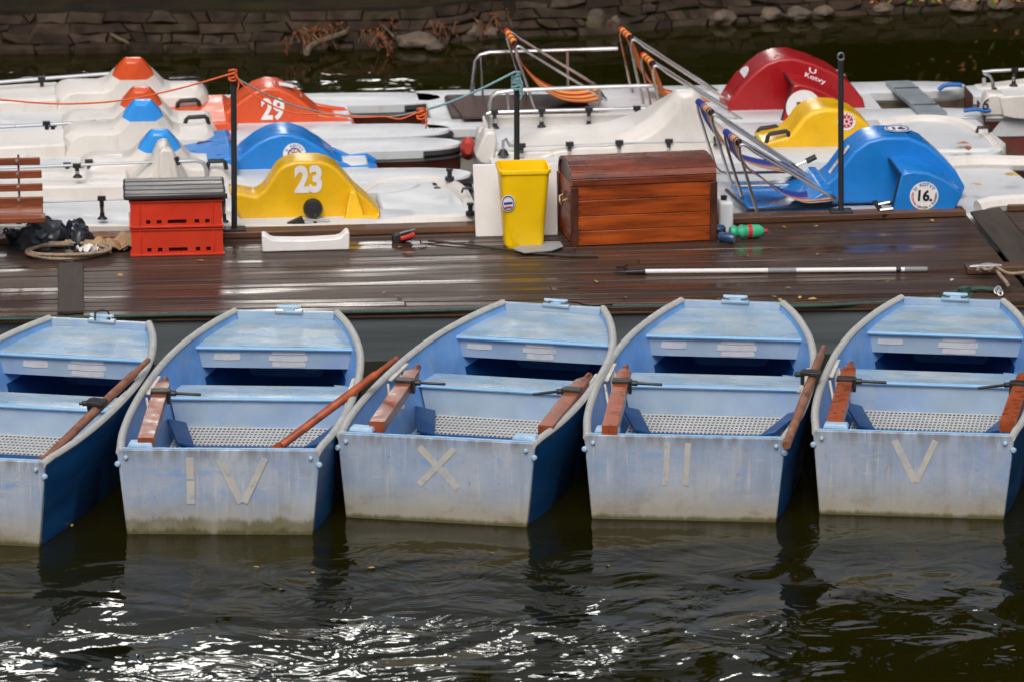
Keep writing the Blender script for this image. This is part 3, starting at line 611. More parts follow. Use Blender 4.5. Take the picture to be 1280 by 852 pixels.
# ------------------------------------------------------------------ rowing boats
HWT = [(0, .585), (.3, .628), (.6, .650), (.9, .658), (1.2, .656), (1.55, .642), (1.85, .612), (2.1, .572), (2.3, .523), (2.5, .466), (2.65, .412), (2.8, .343)]
def hw(y):
    # smooth through the table
    x = min(max(y, 0), 2.8); e = .09
    return (lerp_tab(HWT, max(0, x - e)) + lerp_tab(HWT, x) + lerp_tab(HWT, min(2.8, x + e))) / 3 if .1 < x < 2.7 else lerp_tab(HWT, x)
def zg(y): return .5 + .08 * (max(0, y) / 2.8) ** 2
def zb(y): return -.13 + (.24 * max(0, (y - 1.6) / 1.2) ** 2)
SKEW = .075
def sk(p): return Vector((p[0], p[1] + SKEW * p[0] * max(0, 1 - p[1] / 5), p[2]))
def make_rowboat(label, sc, bc, numeral, tapes, extra):
    yaw = math.atan2(bc[0] - sc[0], bc[1] - sc[1])
    t = thing('rowing_boat', label, 'rowing boat', (sc[0], sc[1], 0), -yaw, 'blue rowing boats moored stern out along the dock')
    ys = [2.8 * i / 28 for i in range(29)]
    def outer(y):
        w = hw(y); b_ = w * (.895 if y < 1.6 else .895 - .10 * (y - 1.6) / 1.2); z1, z0 = zg(y), zb(y)
        mid = lambda k: w + (b_ - w) * k
        half = [(mid(0), z1), (mid(.32) + .006, z1 + (z0 - z1) * .30), (mid(.36), z1 + (z0 - z1) * .34), (mid(1), z0 + .02), (b_ - .03, z0), (0, z0 - .01)]
        return [sk((-x, y, z)) for x, z in half] + [sk((x, y, z)) for x, z in half[-2::-1]]
    def inner(y):
        w = hw(y) - .03; b_ = (w - .02) * (.9 if y < 1.6 else .9 - .10 * (y - 1.6) / 1.2); z1 = zg(y); z0 = max(zb(y) + .05, .02)
        half = [(w, z1), (w + (b_ - w) * .5, (z1 + z0) / 2), (b_, z0 + .02), (b_ - .03, z0), (0, z0)]
        return [sk((-x, y, z)) for x, z in half] + [sk((x, y, z)) for x, z in half[-2::-1]]
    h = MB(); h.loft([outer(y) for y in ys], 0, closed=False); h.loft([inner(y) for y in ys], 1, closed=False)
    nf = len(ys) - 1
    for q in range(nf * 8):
        if q % 8 in (2, 3, 4, 5) or (q // 8 >= 23 and q % 8 in (1, 6)): h.m[len(h.m) - nf * 8 + q] = 2  # dark floor, plus shade painted onto the lower walls under the foredeck
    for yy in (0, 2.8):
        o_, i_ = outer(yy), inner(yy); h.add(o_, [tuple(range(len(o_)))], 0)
    h.build('hull', [M['rowout'], M['rowin'], M['rowbrace_shade']], t, smooth=True, local=True, angle=50, fix=False)
    for s_ in (-1, 1):
        gm = MB(); P = [sk((s_ * (hw(y) - .016), y, zg(y) + .004)) for y in ys]
        P[0] = sk((s_ * (hw(0) - .016), -.018, zg(0) - .004))
        rings = []
        for i, p in enumerate(P):
            q = (P[min(i + 1, len(P) - 1)] - P[max(i - 1, 0)]).normalized(); n = Vector((q.y, -q.x, 0)).normalized()
            rings.append([p + n * .024 * math.cos(a) + Vector((0, 0, .021 * math.sin(a))) for a in [k * math.pi / 5 for k in range(10)]])
        gm.loft(rings); gm.build('gunwale', M['gunwale'], t, smooth=True, local=True)
    # stern transom plate
    tr = MB(); w0, wb = hw(0) + .004, hw(0) * .895 + .004
    prof = [(-w0, .500), (-w0 + .02, .512), (w0 - .02, .512), (w0, .500), (w0 - .006, .46), (wb + .004, -.10), (-wb - .004, -.10), (-w0 + .006, .46)]
    tr.prism([sk((x, -.020, z)) for x, z in prof], sk((0, .036, 0)))
    T = tr.build('transom', M['transomalgae' if 'algae' in label else 'transom'], t, local=True, bevel=.006)
    ed = MB(); ed.bar(sk((-w0 + .03, .004, .514)), sk((w0 - .03, .004, .514)), .018, .006); ed.build('top_edge', M['rowedge'], t, local=True, bevel=.003)
    def f(x, z, d=0): return sk((x, -.0222 - d, z))
    def strip(mb, x0, z0, x1, z1, w, lf=0.):
        a, b_ = Vector((x0, z0)), Vector((x1, z1)); d = (b_ - a).normalized(); n = Vector((-d.y, d.x)) * w / 2
        q = [a - n, b_ - n, b_ + n, a + n]
        mb.add([f(p.x, p.y, lf) for p in q] + [f(p.x, p.y, lf - .0018) for p in q], [(0, 1, 2, 3), (0, 4, 5, 1), (1, 5, 6, 2), (2, 6, 7, 3), (3, 7, 4, 0)])
    for qi, q in enumerate(numeral): nm = MB(); strip(nm, *q, .0014 * qi); nm.build('numeral_stroke', M['tape'], t, local=True)
    for s_ in (-1, 1):
        for x, z, r in ((s_ * (w0 - .055), .465, .013), (s_ * (w0 - .006), .425, .018)):
            bo = MB(); bo.lathe(sk((x, -.018, z)), [(0, -.020), (r * .6, -.019), (r, -.010), (r, 0)], 10, (0, 1, 0)); bo.build('bolt_head', M['bracketblue'], t, local=True, smooth=True)
    # bow transom and mooring cleat
    bt = MB(); wB = hw(2.8)
    bt.prism([sk((x, 2.802, z)) for x, z in ((-wB, .585), (wB, .585), (wB * .82, .12), (-wB * .82, .12))], (0, .03, 0))
    bt.build('bow_transom', M['rowdeck'], t, local=True, bevel=.005)
    br_ = MB(); br_.prism([sk((x, 2.790, z)) for x, z in ((-wB + .03, .583), (wB - .03, .583), (wB - .04, .52), (-wB + .04, .52))], (0, .006, 0)); br_.build('bow_rim', M['rowpanel'], t, local=True)
    bb = MB(); bb.box(sk((.02, 2.80, .586)), (.18, .05, .02)); bb.build('bow_pad', M['rowdeck'], t, local=True, bevel=.006)
    cl = MB(); c0 = sk((.02, 2.80, .592)); cl.box(c0 + Vector((0, 0, .008)), (.07, .03, .02)); cl.tube([c0 + Vector((-.078, 0, .028)), c0 + Vector((-.055, 0, .024)), c0 + Vector((.055, 0, .024)), c0 + Vector((.078, 0, .028))], [.009, .013, .013, .009], 8)
    cl.build('mooring_cleat', M['bracketblue'], t, local=True, smooth=True)
    # foredeck and its apron
    yr = 2.27
    fd = MB(); top = []
    for y in [yr + (2.785 - yr) * k / 8 for k in range(9)]:
        w = hw(y) - .034; z = .497 + .040 * (y - yr) / (2.785 - yr)
        top.append([sk((-w, y, z)), sk((-w * .4, y, z + .006)), sk((w * .4, y, z + .006)), sk((w, y, z)), sk((w, y, z - .02)), sk((-w, y, z - .02))])
    fd.loft(top); FD = fd.build('foredeck', M['rowdeck'], t, local=True, smooth=True, angle=30)
    w = hw(yr) - .034
    ap = MB(); ap.prism([sk((x, yr + .012 + (.5 - z) * .10, z)) for x, z in ((-w, .478), (w, .478), (w - .035, .355), (-w + .035, .355))], (0, .012, 0)); ap.build('apron', M['rowpanel'], FD, local=True)
    ln = MB(); ln.tube([sk((-w, yr, .486)), sk((w, yr, .486))], .012, 8); ln.build('rolled_edge', M['rowedge'], FD, local=True, smooth=True)
    for x0, x1, z0, z1 in tapes:
        tp = MB(); e_ = .006; q = [(x0, z0 + e_ * .3), ((x0 + x1) / 2, z0 - e_ * .2), (x1, z0 + e_ * .4), (x1 + e_, (z0 + z1) / 2), (x1 - e_ * .4, z1), ((x0 + x1) / 2, z1 - e_ * .4), (x0 + e_, z1 - e_ * .2)]
        P_ = [sk((x, yr + .012 + (.5 - z) * .10 - .0035, z)) for x, z in q]; tp.prism(P_, (0, .003, 0)); tp.build('tape_patch', M['tapewhite'], FD, local=True)
    # middle thwart
    y0, y1, zt = 1.66, 1.93, .345
    wt = MB(); wa, wb_ = hw(y0) - .055, hw(y1) - .065
    wt.add([sk(p) for p in ((-wa, y0, zt), (wa, y0, zt), (wb_, y1, zt), (-wb_, y1, zt), (-wa, y0, zt - .022), (wa, y0, zt - .022), (wb_, y1, zt - .022), (-wb_, y1, zt - .022))], [(0, 1, 2, 3), (7, 6, 5, 4), (0, 4, 5, 1), (1, 5, 6, 2), (2, 6, 7, 3), (3, 7, 4, 0)])
    TH = wt.build('thwart', M['rowdeck'], t, local=True, bevel=.004)
    fp = MB(); wa2 = wa - .02
    fp.prism([sk((x, y0 + .012, z)) for x, z in ((-wa2, zt - .026), (wa2, zt - .026), (wa2 - .06, .03), (-wa2 + .06, .03))], (0, .012, 0)); fp.prism([sk((x, y1 - .02, z)) for x, z in ((-wb_ + .03, zt - .026), (wb_ - .03, zt - .026), (wb_ - .08, .03), (-wb_ + .08, .03))], (0, .012, 0))
    fp.build('front_panel', M['rowpanel'], TH, local=True)
    ln = MB(); ln.tube([sk((-wa, y0, zt - .012)), sk((wa, y0, zt - .012))], .011, 8); ln.build('rolled_edge', M['rowedge'], TH, local=True, smooth=True)
    # floor grating
    ya, yb_, zf = 1.20, 1.66, .150; gm = MB(); nx, ny = 38, 8; gw = .49
    for i in range(ny + 1):
        y = ya + (yb_ - ya) * i / ny; gm.bar(sk((-gw, y, zf)), sk((gw, y, zf)), .021, .004)
    for i in range(nx + 1):
        x_ = -gw + 2 * gw * i / nx; gm.bar(sk((x_, yb_, zf - .0012)), sk((x_, ya, zf - .0012)), .0095, .0035)
    gm.build('floor_grating', M['grating'], t, local=True)
    fl = MB(); fl.box(sk((0, 1.05, .04)), (.9, 1.15, .012)); fl.build('floor_panel', M['rowbrace_shade'], t, local=True)
    sb = MB(); sb.bar(sk((-.42, 1.15, .163)), sk((.42, 1.15, .163)), .09, .02); sb.build('floor_sill', M['rowbrace_shade'], t, local=True)
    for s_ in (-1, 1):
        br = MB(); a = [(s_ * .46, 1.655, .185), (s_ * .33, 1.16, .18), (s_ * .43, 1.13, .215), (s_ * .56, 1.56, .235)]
        br.prism([sk(p) for p in a], (0, 0, -.02)); br.build('floor_brace', M['rowbrace_shade'], t, local=True, bevel=.003)
        cb = MB(); 
        if s_ < 0 or 'X' in label: cb.box(sk((s_ * (hw(0) - (.125 if s_ < 0 else .075)), .065, .524)), (.15, .085, .026), taper=.86); cb.build('corner_bracket', M['bracketblue'], t, local=True, bevel=.006)
        rb = MB(); yo = 1.33; wi = hw(yo) - .04
        rb.bar(sk((s_ * (wi - .005), yo - .17, .505)), sk((s_ * (hw(yo + .17) - .045), yo + .17, .515)), .03, .014)
        rb.bar(sk((s_ * (wi - .01), yo, .50)), sk((s_ * (wi - .055), yo - .08, .30)), .03, .014)
        rb.tube([sk((s_ * (wi + .0), yo + .10, .515)), sk((s_ * (wi - .065), yo + .03, .40))], .014, 6)
        rb.tube([sk((s_ * wi, yo - .2, .49)), sk((s_ * (wi - .06), yo - .34, .30))], .010, 6)
        rb.build('oarlock_bracket', M['bracket'], t, local=True, bevel=.003)
    if extra:
        sh = MB(); sh.prism([sk(p) for p in ((.37, 2.30, .25), (.46, 2.28, .25), (.48, 2.17, .24), (.41, 2.19, .245))], (0, 0, -.008)); sh.build('corner_plate', M['rowdeck'], t, local=True)
    return t
def S(p, q, z=.5): return [(a + b_) / 2 for a, b_ in zip(atz(*p, z), atz(*q, z))]
tapeA = [(-.33, -.17, .405, .452), (-.02, .19, .444, .472), (-.04, .205, .402, .440), (-.02, .19, .362, .398)]
tapeB = [(-.40, -.24, .405, .450), (-.02, .19, .442, .472), (-.045, .205, .400, .438), (-.02, .19, .362, .397)]
tapeC = [(-.43, -.27, .410, .446), (-.05, .13, .444, .470), (-.07, .145, .406, .440), (-.045, .125, .364, .402)]
NB = [('weathered blue rowing boat cut off by the left picture edge', [(-190, 572), (57, 573), (68, 391), (200, 396)], [], tapeA, 0),
      ('blue rowing boat marked IV on its algae stained grey stern', [(148, 563), (399, 563), (290, 391), (424, 391)], [(-.167, .465, -.165, .335, .042), (-.163, .322, -.163, .185, .046), (.005, .46, .13, .195, .046), (.27, .465, .145, .195, .040)], [(-.385, -.22, .405, .450)] + tapeA[1:], 1),
      ('blue rowing boat marked X on its grey stern, turned slightly right', [(426, 545), (666, 552), (633, 378), (757, 380)], [(-.10, .455, .13, .215, .040), (.11, .455, -.10, .225, .036)], tapeC, 0),
      ('blue rowing boat marked II on its grey stern', [(733, 543), (980, 550), (853, 374), (980, 376)], [(-.10, .475, -.11, .215, .034), (.02, .475, .01, .215, .034)], tapeB, 1),
      ('blue rowing boat marked V on its grey stern, rightmost in the row', [(1018, 538), (1267, 546), (1127, 374), (1254, 375)], [(-.11, .465, .015, .215, .040), (.13, .470, .02, .215, .038)], tapeC[0:1] + tapeB[1:], 1)]
BOATS = []
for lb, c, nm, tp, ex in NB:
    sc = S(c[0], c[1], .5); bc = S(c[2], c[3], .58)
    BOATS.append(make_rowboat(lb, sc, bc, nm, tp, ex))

# oars
def oar(label, a, b_, m, kind='loom', lock=None, blade=None):
    """a grip end, b_ stern end (world)"""
    a, b_ = Vector(a), Vector(b_); d = (b_ - a); L_ = d.length; d.normalize()
    t = thing('oar', label, 'oar', (a + b_) / 2, 0, 'wooden oars stowed in the rowing boats')
    x = d.cross(Vector((0, 0, 1))).normalized(); u = x.cross(d)
    def ringp(s_, w, h, n=12, sq=.0):
        out = []
        for k in range(n):
            an = 2 * math.pi * (k + .5) / n; cx, cy = math.cos(an), math.sin(an)
            if sq: q = max(abs(cx), abs(cy)); cx, cy = cx * (1 - sq) + cx / q * sq, cy * (1 - sq) + cy / q * sq
            out.append(a + d * s_ + x * cx * w / 2 + u * cy * h / 2)
        return out
    g = MB()
    if kind == 'loom':
        g.loft([ringp(0, .030, .030), ringp(.012, .042, .042), ringp(.12, .044, .044), ringp(.135, .060, .052, sq=.5), ringp(.20, .085, .062, sq=.9), ringp(L_ * .6, .094, .066, sq=.95), ringp(L_, .092, .066, sq=.95)])
    else:
        g.loft([ringp(0, .026, .026), ringp(.012, .034, .034), ringp(.16, .036, .036), ringp(.18, .050, .048), ringp(L_ * .5, .056, .054), ringp(L_, .052, .050)])
    g.build('shaft', m, t, smooth=True, angle=35)
    if blade:
        bl_ = MB(); e = b_ + d * blade
        bl_.loft([[b_ + x * sx * .022 + u * sy * .02 for sx, sy in ((-1, -1), (1, -1), (1, 1), (-1, 1))], [b_ + d * blade * .4 + x * sx * .06 + u * sy * .010 for sx, sy in ((-1, -1), (1, -1), (1, 1), (-1, 1))], [e + x * sx * .065 + u * sy * .008 for sx, sy in ((-1, -1), (1, -1), (1, 1), (-1, 1))]])
        bl_.build('blade', m, t, smooth=True)
    if lock:
        s_, side, ln = lock; c = a + d * s_; k = MB()
        k.box(c + u * .040, (.075, .105, .022), Matrix((d, x, u)).transposed()); k.box(c + x * side * .056 + u * .008, (.05, .02, .085), Matrix((d, x, u)).transposed())
        dirv = Vector((side * math.copysign(1, x.x), 0, 0)); dirv = (dirv + Vector((0, -.18, -.03))).normalized()
        p0 = c + x * side * .05 + u * .03
        k.tube([p0, p0 + dirv * .05], .018, 8); k.tube([p0 + dirv * .04, p0 + dirv * ln], .0095, 8)
        k.build('oarlock', M['iron'], t, smooth=True, bevel=.003)
    return t
oar('round worn oar lying across the right gunwale of the leftmost boat', atz(186, 449, .64), atz(58, 572, .34), M['oarold'], 'round', (.62, 1, .07), .35)
oar('short square oar in the left corner of boat IV', atz(207, 473, .53), atz(182, 553, .535), M['oar'], 'loom', (.42, -1, .20))
oar('long round reddish oar sticking out over the right side of boat IV', atz(497, 447, .72), atz(352, 556, .30), M['oarwarm'], 'round', None, .40)
oar('square oar along the left side of boat X', atz(523, 458, .53), atz(471, 533, .535), M['oar'], 'loom', (.46, -1, .20))
oar('square dull oar along the right side of boat X', atz(737, 468, .53), atz(682, 538, .505), M['oar'], 'loom', (.45, 1, .20))
oar('square oar along the left side of boat II', atz(783, 458, .53), atz(762, 538, .535), M['oarwarm'], 'loom', (.47, -1, .20))
oar('dark oar hanging outside the right gunwale of boat II', atz(1030, 433, .60), atz(983, 556, .50), M['oarold'], 'round', (.62, 1, .06))
oar('square oar along the left side of boat V', atz(1064, 454, .53), atz(1044, 527, .535), M['oarwarm'], 'loom', (.5, -1, .20))
oar('square oar along the right side of boat V at the right edge', atz(1284, 462, .53), atz(1259, 533, .51), M['oarwarm'], 'loom', (.42, 1, .22))

# ------------------------------------------------------------------ pedal boats
def PX(pts, y): return [aty(x_, y_, y) for x_, y_ in pts]
def hood(t, pts, y0, y1, m, bucket=None, name='paddle_hood', bevel=.022):
    h = MB(); P = PX(pts, y0); h.prism(P, (0, y1 - y0, 0)); return h.build(name, m, t, bevel=bevel, bseg=3, angle=50)
def wheel_shell(t, base, arc, y0, y1, m, th=.03):
    # near plate, roof shell and closed right end; open towards the stern so the inside stays dark
    w = MB(); A_ = PX(arc, y0); w.prism(PX(base + arc, y0), (0, th, 0)); c = sum(A_, Vector()) / len(A_); dy = y1 - y0
    inn = []
    for k, p in enumerate(A_):
        q = (A_[min(k + 1, len(A_) - 1)] - A_[max(k - 1, 0)]).normalized(); n = Vector((-q.z, 0, q.x)); n = n if (c - Vector((0, 0, .15)) - p).dot(n) > 0 else -n; inn.append(p + n * th)
    w.loft([[p + Vector((0, e, 0)) for p in A_] + [p + Vector((0, e, 0)) for p in inn[::-1]] for e in (th + .0005, dy)])
    o = w.build('wheel_box', m, t, bevel=.012, bseg=2)
    lp = MB(); e0 = A_[0]; b0 = PX(base, y0)[-1] if False else PX(base[:1], y0)[0]; lp.tube([b0 + Vector((-.004, th, 0)), e0 + Vector((-.004, th, 0)), e0 + Vector((-.004, dy, .0))], .008, 6); lp.build('opening_lip', M['black'], o, smooth=True)
    return o
def pedal_hull(t, xr, xb, yc, half, zd=.42, zr=None, under='antifoul', yaw=0., mid=1.9, bowlen=None, rearfull=True, bumper=True, tongue=.46):
    """xr rear X, xb bow X; catamaran floats joined by a deck; local frame turned by yaw about its middle"""
    zr = zr or zd; L_ = xb - xr; cx = (xr + xb) / 2; cs, sn = math.cos(yaw), math.sin(yaw)
    def W(u, v, z): x, y = u - L_ / 2, v; return Vector((cx + x * cs - y * sn, yc + x * sn + y * cs, z))
    zt = lambda u: zr + (zd - zr) * min(1, max(0, (u / L_ - .25) / .25))
    for s_ in (-1, 1):
        vo, vi = half, half - tongue; h = MB(); rings = []; vm = (vo + vi) / 2; hwd = tongue / 2
        us = [0, .06, .2, L_ * .3, L_ * .5, L_ * .7, L_ - .55, L_ - .32, L_ - .17, L_ - .08, L_ - .02, L_]
        for u in us:
            k = 1.
            e = L_ - u
            if e < .55: k = math.sqrt(max(.004, 1 - (1 - e / .55) ** 2.4))
            if u < .06: k = .93
            z1 = zt(u); zk = -.14 + .34 * max(0, 1 - e / .9) ** 1.6
            a, b_ = vm - hwd * k, vm + hwd * k
            sec = [(a, z1 - .07), (a, z1 - .01), (a + .02 * k, z1), (b_ - .02 * k, z1), (b_, z1 - .01), (b_, z1 - .07), (b_ - .03 * k, z1 - .10), (b_ - .13 * k, zk), (a + .13 * k, zk), (a + .03 * k, z1 - .10)]
            rings.append([W(u, s_ * v, z) for v, z in sec])
        h.loft(rings); fm = [0] * 0
        o = h.build('float', [M['white'], M[under], M['cream']], t, smooth=True, angle=35)
        for p in o.data.polygons:
            zc = sum(o.data.vertices[i].co.z for i in p.vertices) / len(p.vertices)
            if zc < zd - .115: p.material_index = 1 if p.center.x > -L_ * .0 else 2
        if bumper:
            bp = MB(); P = []
            kk = lambda e: math.sqrt(max(.0, 1 - (1 - min(1, e / .55)) ** 2.4))
            for e, sd in [(.30, -1), (.22, -1), (.15, -1), (.09, -1), (.045, -1), (.015, -1), (0, 0), (.015, 1), (.045, 1), (.09, 1), (.15, 1), (.22, 1), (.30, 1)]:
                P.append(W(L_ - e + .006, s_ * vm + sd * (hwd * kk(e) + .006), zd - .045))
            bp.tube(P, .027, 8); bp.build('bow_bumper', M['black'], t, smooth=True)
    d = MB(); m_ = half - tongue
    ring = []
    for u, w in ((.05, half - .05), (.12, half - .03), (L_ * .55, half - .03), (L_ * .56, m_ + .05), (L_ - bowlen if bowlen else L_ * .82, m_ + .05)):
        z1 = zt(u) - .012; ring.append([W(u, -w, z1), W(u, w, z1), W(u, w, z1 - .22), W(u, -w, z1 - .22)])
    d.loft(ring); d.build('deck', M['white'], t, bevel=.02)
    return W
def rail(t, pts, r=.012, posts=(), m='greytube', name='rail', ph=None):
    k = MB(); k.tube(pts, r, 8); k.build(name, M[m], t, smooth=True)
    for top, bot in posts:
        p = MB(); top, bot = Vector(top), Vector(bot)
        p.tube([bot + (top - bot) * .25, bot + (top - bot) * .75], .016, 8, mi=1)
        p.tube([bot + (top - bot) * .6, top], .016, 8); p.box(top + Vector((0, 0, .004)), (.058, .036, .030)); p.tube([bot, bot + (top - bot) * .42], [.020, .015], 8); p.lathe(bot, [(.036, 0), (.030, .012), (.012, .022)], 10)
        p.build('rail_post', [M['black'], M['steel']], t, smooth=True)
def handle(t, a, b_, h=.065, name='grab_handle'):
    a, b_ = Vector(a), Vector(b_); k = MB(); z = Vector((0, 0, h)); d = (b_ - a)
    k.tube([a, a + z * .75 + d * .06, a + z + d * .16, b_ + z - d * .16, b_ + z * .75 - d * .06, b_], .017, 8); k.build(name, M['black'], t, smooth=True)
def hump(t, pts, y0, y1, tipz, tip, name='seat_back', inset=.055):
    """moulded seat back: chamfered prism whose top is painted above tipz"""
    P = PX(pts, y0); n = len(P); c = sum(P, Vector()) / n
    zmin = min(p.z for p in P); zmax = max(p.z for p in P); xm = sum(p.x for p in P if p.z > zmax - .05) / max(1, sum(1 for p in P if p.z > zmax - .05))
    yd = y1 - y0; rings = []; zbase = zmin + (zmax - zmin) * .45
    for fy, e in ((0, inset), (.22, .0), (.78, .0), (1, inset)):
        r_ = []
        for p in P:
            w = min(1, (p.z - zmin) / .10); dx_ = xm - p.x
            q = p.x + math.copysign(min(abs(dx_) * .45, e * w), dx_)
            hh_ = min(1, max(0, (p.z - zbase) / (zmax - zbase))); th_ = yd * (1 - hh_) + min(yd, .15) * hh_
            r_.append(Vector((q, y0 + th_ * fy, p.z - .5 * e * w)))
        rings.append(r_)
    h = MB(); h.loft(rings); o = h.build(name, [M['cream'], tip or M['cream']], t, angle=28)
    if tip:
        bm = bmesh.new(); bm.from_mesh(o.data); r0_ = RM[root_of(t).name].translation; pc = Vector((0, y0 - r0_.y, tipz - r0_.z)); pn = Vector((0, -.25, 1)).normalized()
        bmesh.ops.bisect_plane(bm, geom=bm.verts[:] + bm.edges[:] + bm.faces[:], plane_co=pc, plane_no=pn)
        for f_ in bm.faces:
            f_.material_index = 1 if (f_.calc_center_median() - pc).dot(pn) > 0 else 0
        bm.to_mesh(o.data); bm.free()
    b_ = o.modifiers.new('bevel', 'BEVEL'); b_.width = .018; b_.segments = 3; b_.limit_method = 'ANGLE'; b_.angle_limit = R(25)
    for p in o.data.polygons: p.use_smooth = True
    return o
GP = 'pedal boats moored behind the dock'
HUMP = [(64, 152), (68, 122), (76, 115), (86, 112), (122, 112), (130, 109), (136, 103), (142, 95), (150, 83), (156, 75), (177, 75), (184, 84), (195, 99), (205, 113), (214, 117), (248, 117), (256, 121), (262, 130), (264, 152)]
def sh(pts, dx, dy, c=None, kx=1.): return [(x + dx, y + dy) for x, y in pts]
def zt_(px, py, y): return aty(px, py, y).z

# --- orange boat 29
yc = 34.72
t = thing('pedal_boat', 'orange hooded white pedal boat numbered 29', 'pedal boat', (.8, yc, 0), 0, GP)
pedal_hull(t, -1.35, 2.72, yc, .80, .40, .46, yaw=R(-.8))
lg = MB(); lg.prism(PX([(-80, 132), (72, 123), (74, 152), (-80, 156)], 34.86), (0, .62, 0)); lg.build('side_ledge', M['cream'], t, bevel=.02, bseg=3)
hump(t, HUMP, 34.86, 35.46, zt_(165, 99, 34.9), M['orange'])
hump(t, sh(HUMP, 10, 37), 34.06, 34.62, zt_(180, 135, 34.12), M['orange'])
pan = MB(); pan.prism(PX([(206, 158), (285, 152), (300, 166), (210, 168)], 34.2), (0, 1.0, 0)); pan.build('foot_pan', M['orange'], t, bevel=.02)
o = hood(t, [(245, 165), (264, 153), (286, 138), (303, 125), (318, 115), (333, 110), (348, 111), (364, 118), (379, 128), (391, 138), (400, 145), (404, 160)], 34.50, 34.93, M['orange'])
bk_ = MB(); P0 = [(396, 143), (412, 146), (434, 149), (446, 157), (440, 163), (398, 163)]
bk_.prism(PX(P0, 34.50), (0, .05, 0)); bk_.prism([p + Vector((0, .38, 0)) for p in PX(P0, 34.50)], (0, .05, 0)); bk_.prism([p + Vector((0, .051, 0)) for p in PX([(x_, y_ + 5) for x_, y_ in P0[:-2]] + P0[-2:], 34.50)], (0, .328, 0))
bk_.build('front_bucket', M['orange'], t, bevel=.012)
fn = MB(); f = facing(aty(341, 138, 34.50), lift=.004); put_text(fn, '29', .225, f, .008, .80); fn.build('number_marking', M['sticker'], o)
stk = MB()
def onhood(px, py, y): return aty(px, py, y)
for (ax, ay), (bx, by), w in (((342, 97), (366, 102), .07), ((374, 112), (392, 130), .06)):
    a, b_ = aty(ax, ay + 8, 34.72), aty(bx, by + 8, 34.72); n = (b_ - a).cross(Vector((0, 1, 0))).normalized() * -.012
    if n.z < 0: n = -n
    stk.add([a + Vector((0, -w, 0)) + n, b_ + Vector((0, -w, 0)) + n, b_ + Vector((0, w, 0)) + n, a + Vector((0, w, 0)) + n], [(0, 1, 2, 3)])
stk.build('hood_sticker', M['sticker'], o)
handle(t, aty(221, 137, 34.82), aty(250, 135, 34.82)); handle(t, aty(231, 158, 34.02), aty(261, 156, 34.02))
rail(t, [aty(-60, 108, 35.3), aty(60, 98, 35.3), aty(142, 92, 35.3)], .014, [(aty(52, 99, 35.3), aty(53, 122, 35.3))])
rail(t, [aty(-60, 162, 34.0), aty(60, 156, 34.0), aty(150, 151, 34.0)], .014, [(aty(58, 155, 34.0), aty(60, 177, 34.0)), (aty(66, 157, 34.02), aty(67, 175, 34.02))])
wr = MB(); wr.tube(curve([aty(*p, 33.97) for p in ((70, 174), (88, 172), (110, 180), (124, 178), (122, 162), (118, 150))], 6), .005, 6); wr.build('loose_wire', M['ropegrey'], t, smooth=True)
wr = MB(); wr.tube(curve([aty(*p, 33.96) for p in ((84, 171), (90, 172), (96, 177))], 4), [.012] * 4 + [.03] * 2 + [.012] * 3, 7); wr.build('float_tag', M['redplastic'], t, smooth=True)

# --- blue boat in the left group
yc = 33.15
t = thing('pedal_boat', 'blue hooded white pedal boat moored between orange 29 and yellow 23', 'pedal boat', (.8, yc, 0), 0, GP)
pedal_hull(t, -1.3, 2.75, yc, .74, .40, .46, yaw=R(-.5))
lg = MB(); lg.prism(PX([(-80, 188), (82, 180), (84, 208), (-80, 213)], 33.32), (0, .52, 0)); lg.build('side_ledge', M['cream'], t, bevel=.02, bseg=3)
hump(t, sh(HUMP, 12, 53), 33.32, 33.86, zt_(180, 153, 33.3), M['bluetip'])
hump(t, sh(HUMP, 33, 90), 32.52, 33.02, zt_(200, 190, 32.56), M['bluetip'])
pan = MB(); pan.prism(PX([(228, 208), (290, 196), (300, 214), (234, 216)], 32.65), (0, .95, 0)); pan.build('foot_pan', M['blue'], t, bevel=.02)
o = hood(t, [(262, 224), (292, 203), (306, 191), (320, 180), (335, 172), (350, 168), (364, 168), (382, 174), (402, 186), (420, 200), (424, 222)], 32.93, 33.36, M['blue'])
bk_ = MB(); P0 = [(418, 199), (440, 209), (462, 207), (476, 215), (470, 224), (420, 224)]
bk_.prism(PX(P0, 32.93), (0, .05, 0)); bk_.prism([p + Vector((0, .38, 0)) for p in PX(P0, 32.93)], (0, .05, 0)); bk_.prism([p + Vector((0, .051, 0)) for p in PX([(x_, y_ + 5) for x_, y_ in P0[:-2]] + P0[-2:], 32.93)], (0, .328, 0))
bk_.build('front_bucket', M['blue'], t, bevel=.012)
em = MB(); f = facing(aty(368, 193, 32.93), lift=.004); disc(em, f, .085); f2 = facing(aty(368, 193, 32.93), lift=.007)
disc(em, f2, .050, mi=1, r0=.040); disc(em, f2, .02, mi=2)
for k in range(8): a = k * math.pi / 4; em.bar(f2(.018 * math.cos(a), .018 * math.sin(a)), f2(.042 * math.cos(a), .042 * math.sin(a)), .005, .003, 2, up=(0, 1, 0))
ring_text(em, 'U KOTVY', .026, .066, R(150), R(30), f2, 1)
em.build('emblem', [M['sticker'], M['inkblue'], M['inkred']], o)
stk = MB()
for (ax, ay), (bx, by), w in (((318, 170), (326, 164), .05), ((380, 164), (404, 181), .05)):
    a, b_ = aty(ax, ay + 8, 33.14), aty(bx, by + 8, 33.14); n = (b_ - a).cross(Vector((0, 1, 0))).normalized() * .012
    if n.z < 0: n = -n
    stk.add([a + Vector((0, -w, 0)) + n, b_ + Vector((0, -w, 0)) + n, b_ + Vector((0, w, 0)) + n, a + Vector((0, w, 0)) + n], [(0, 1, 2, 3)])
stk.build('hood_sticker', M['sticker'], o)
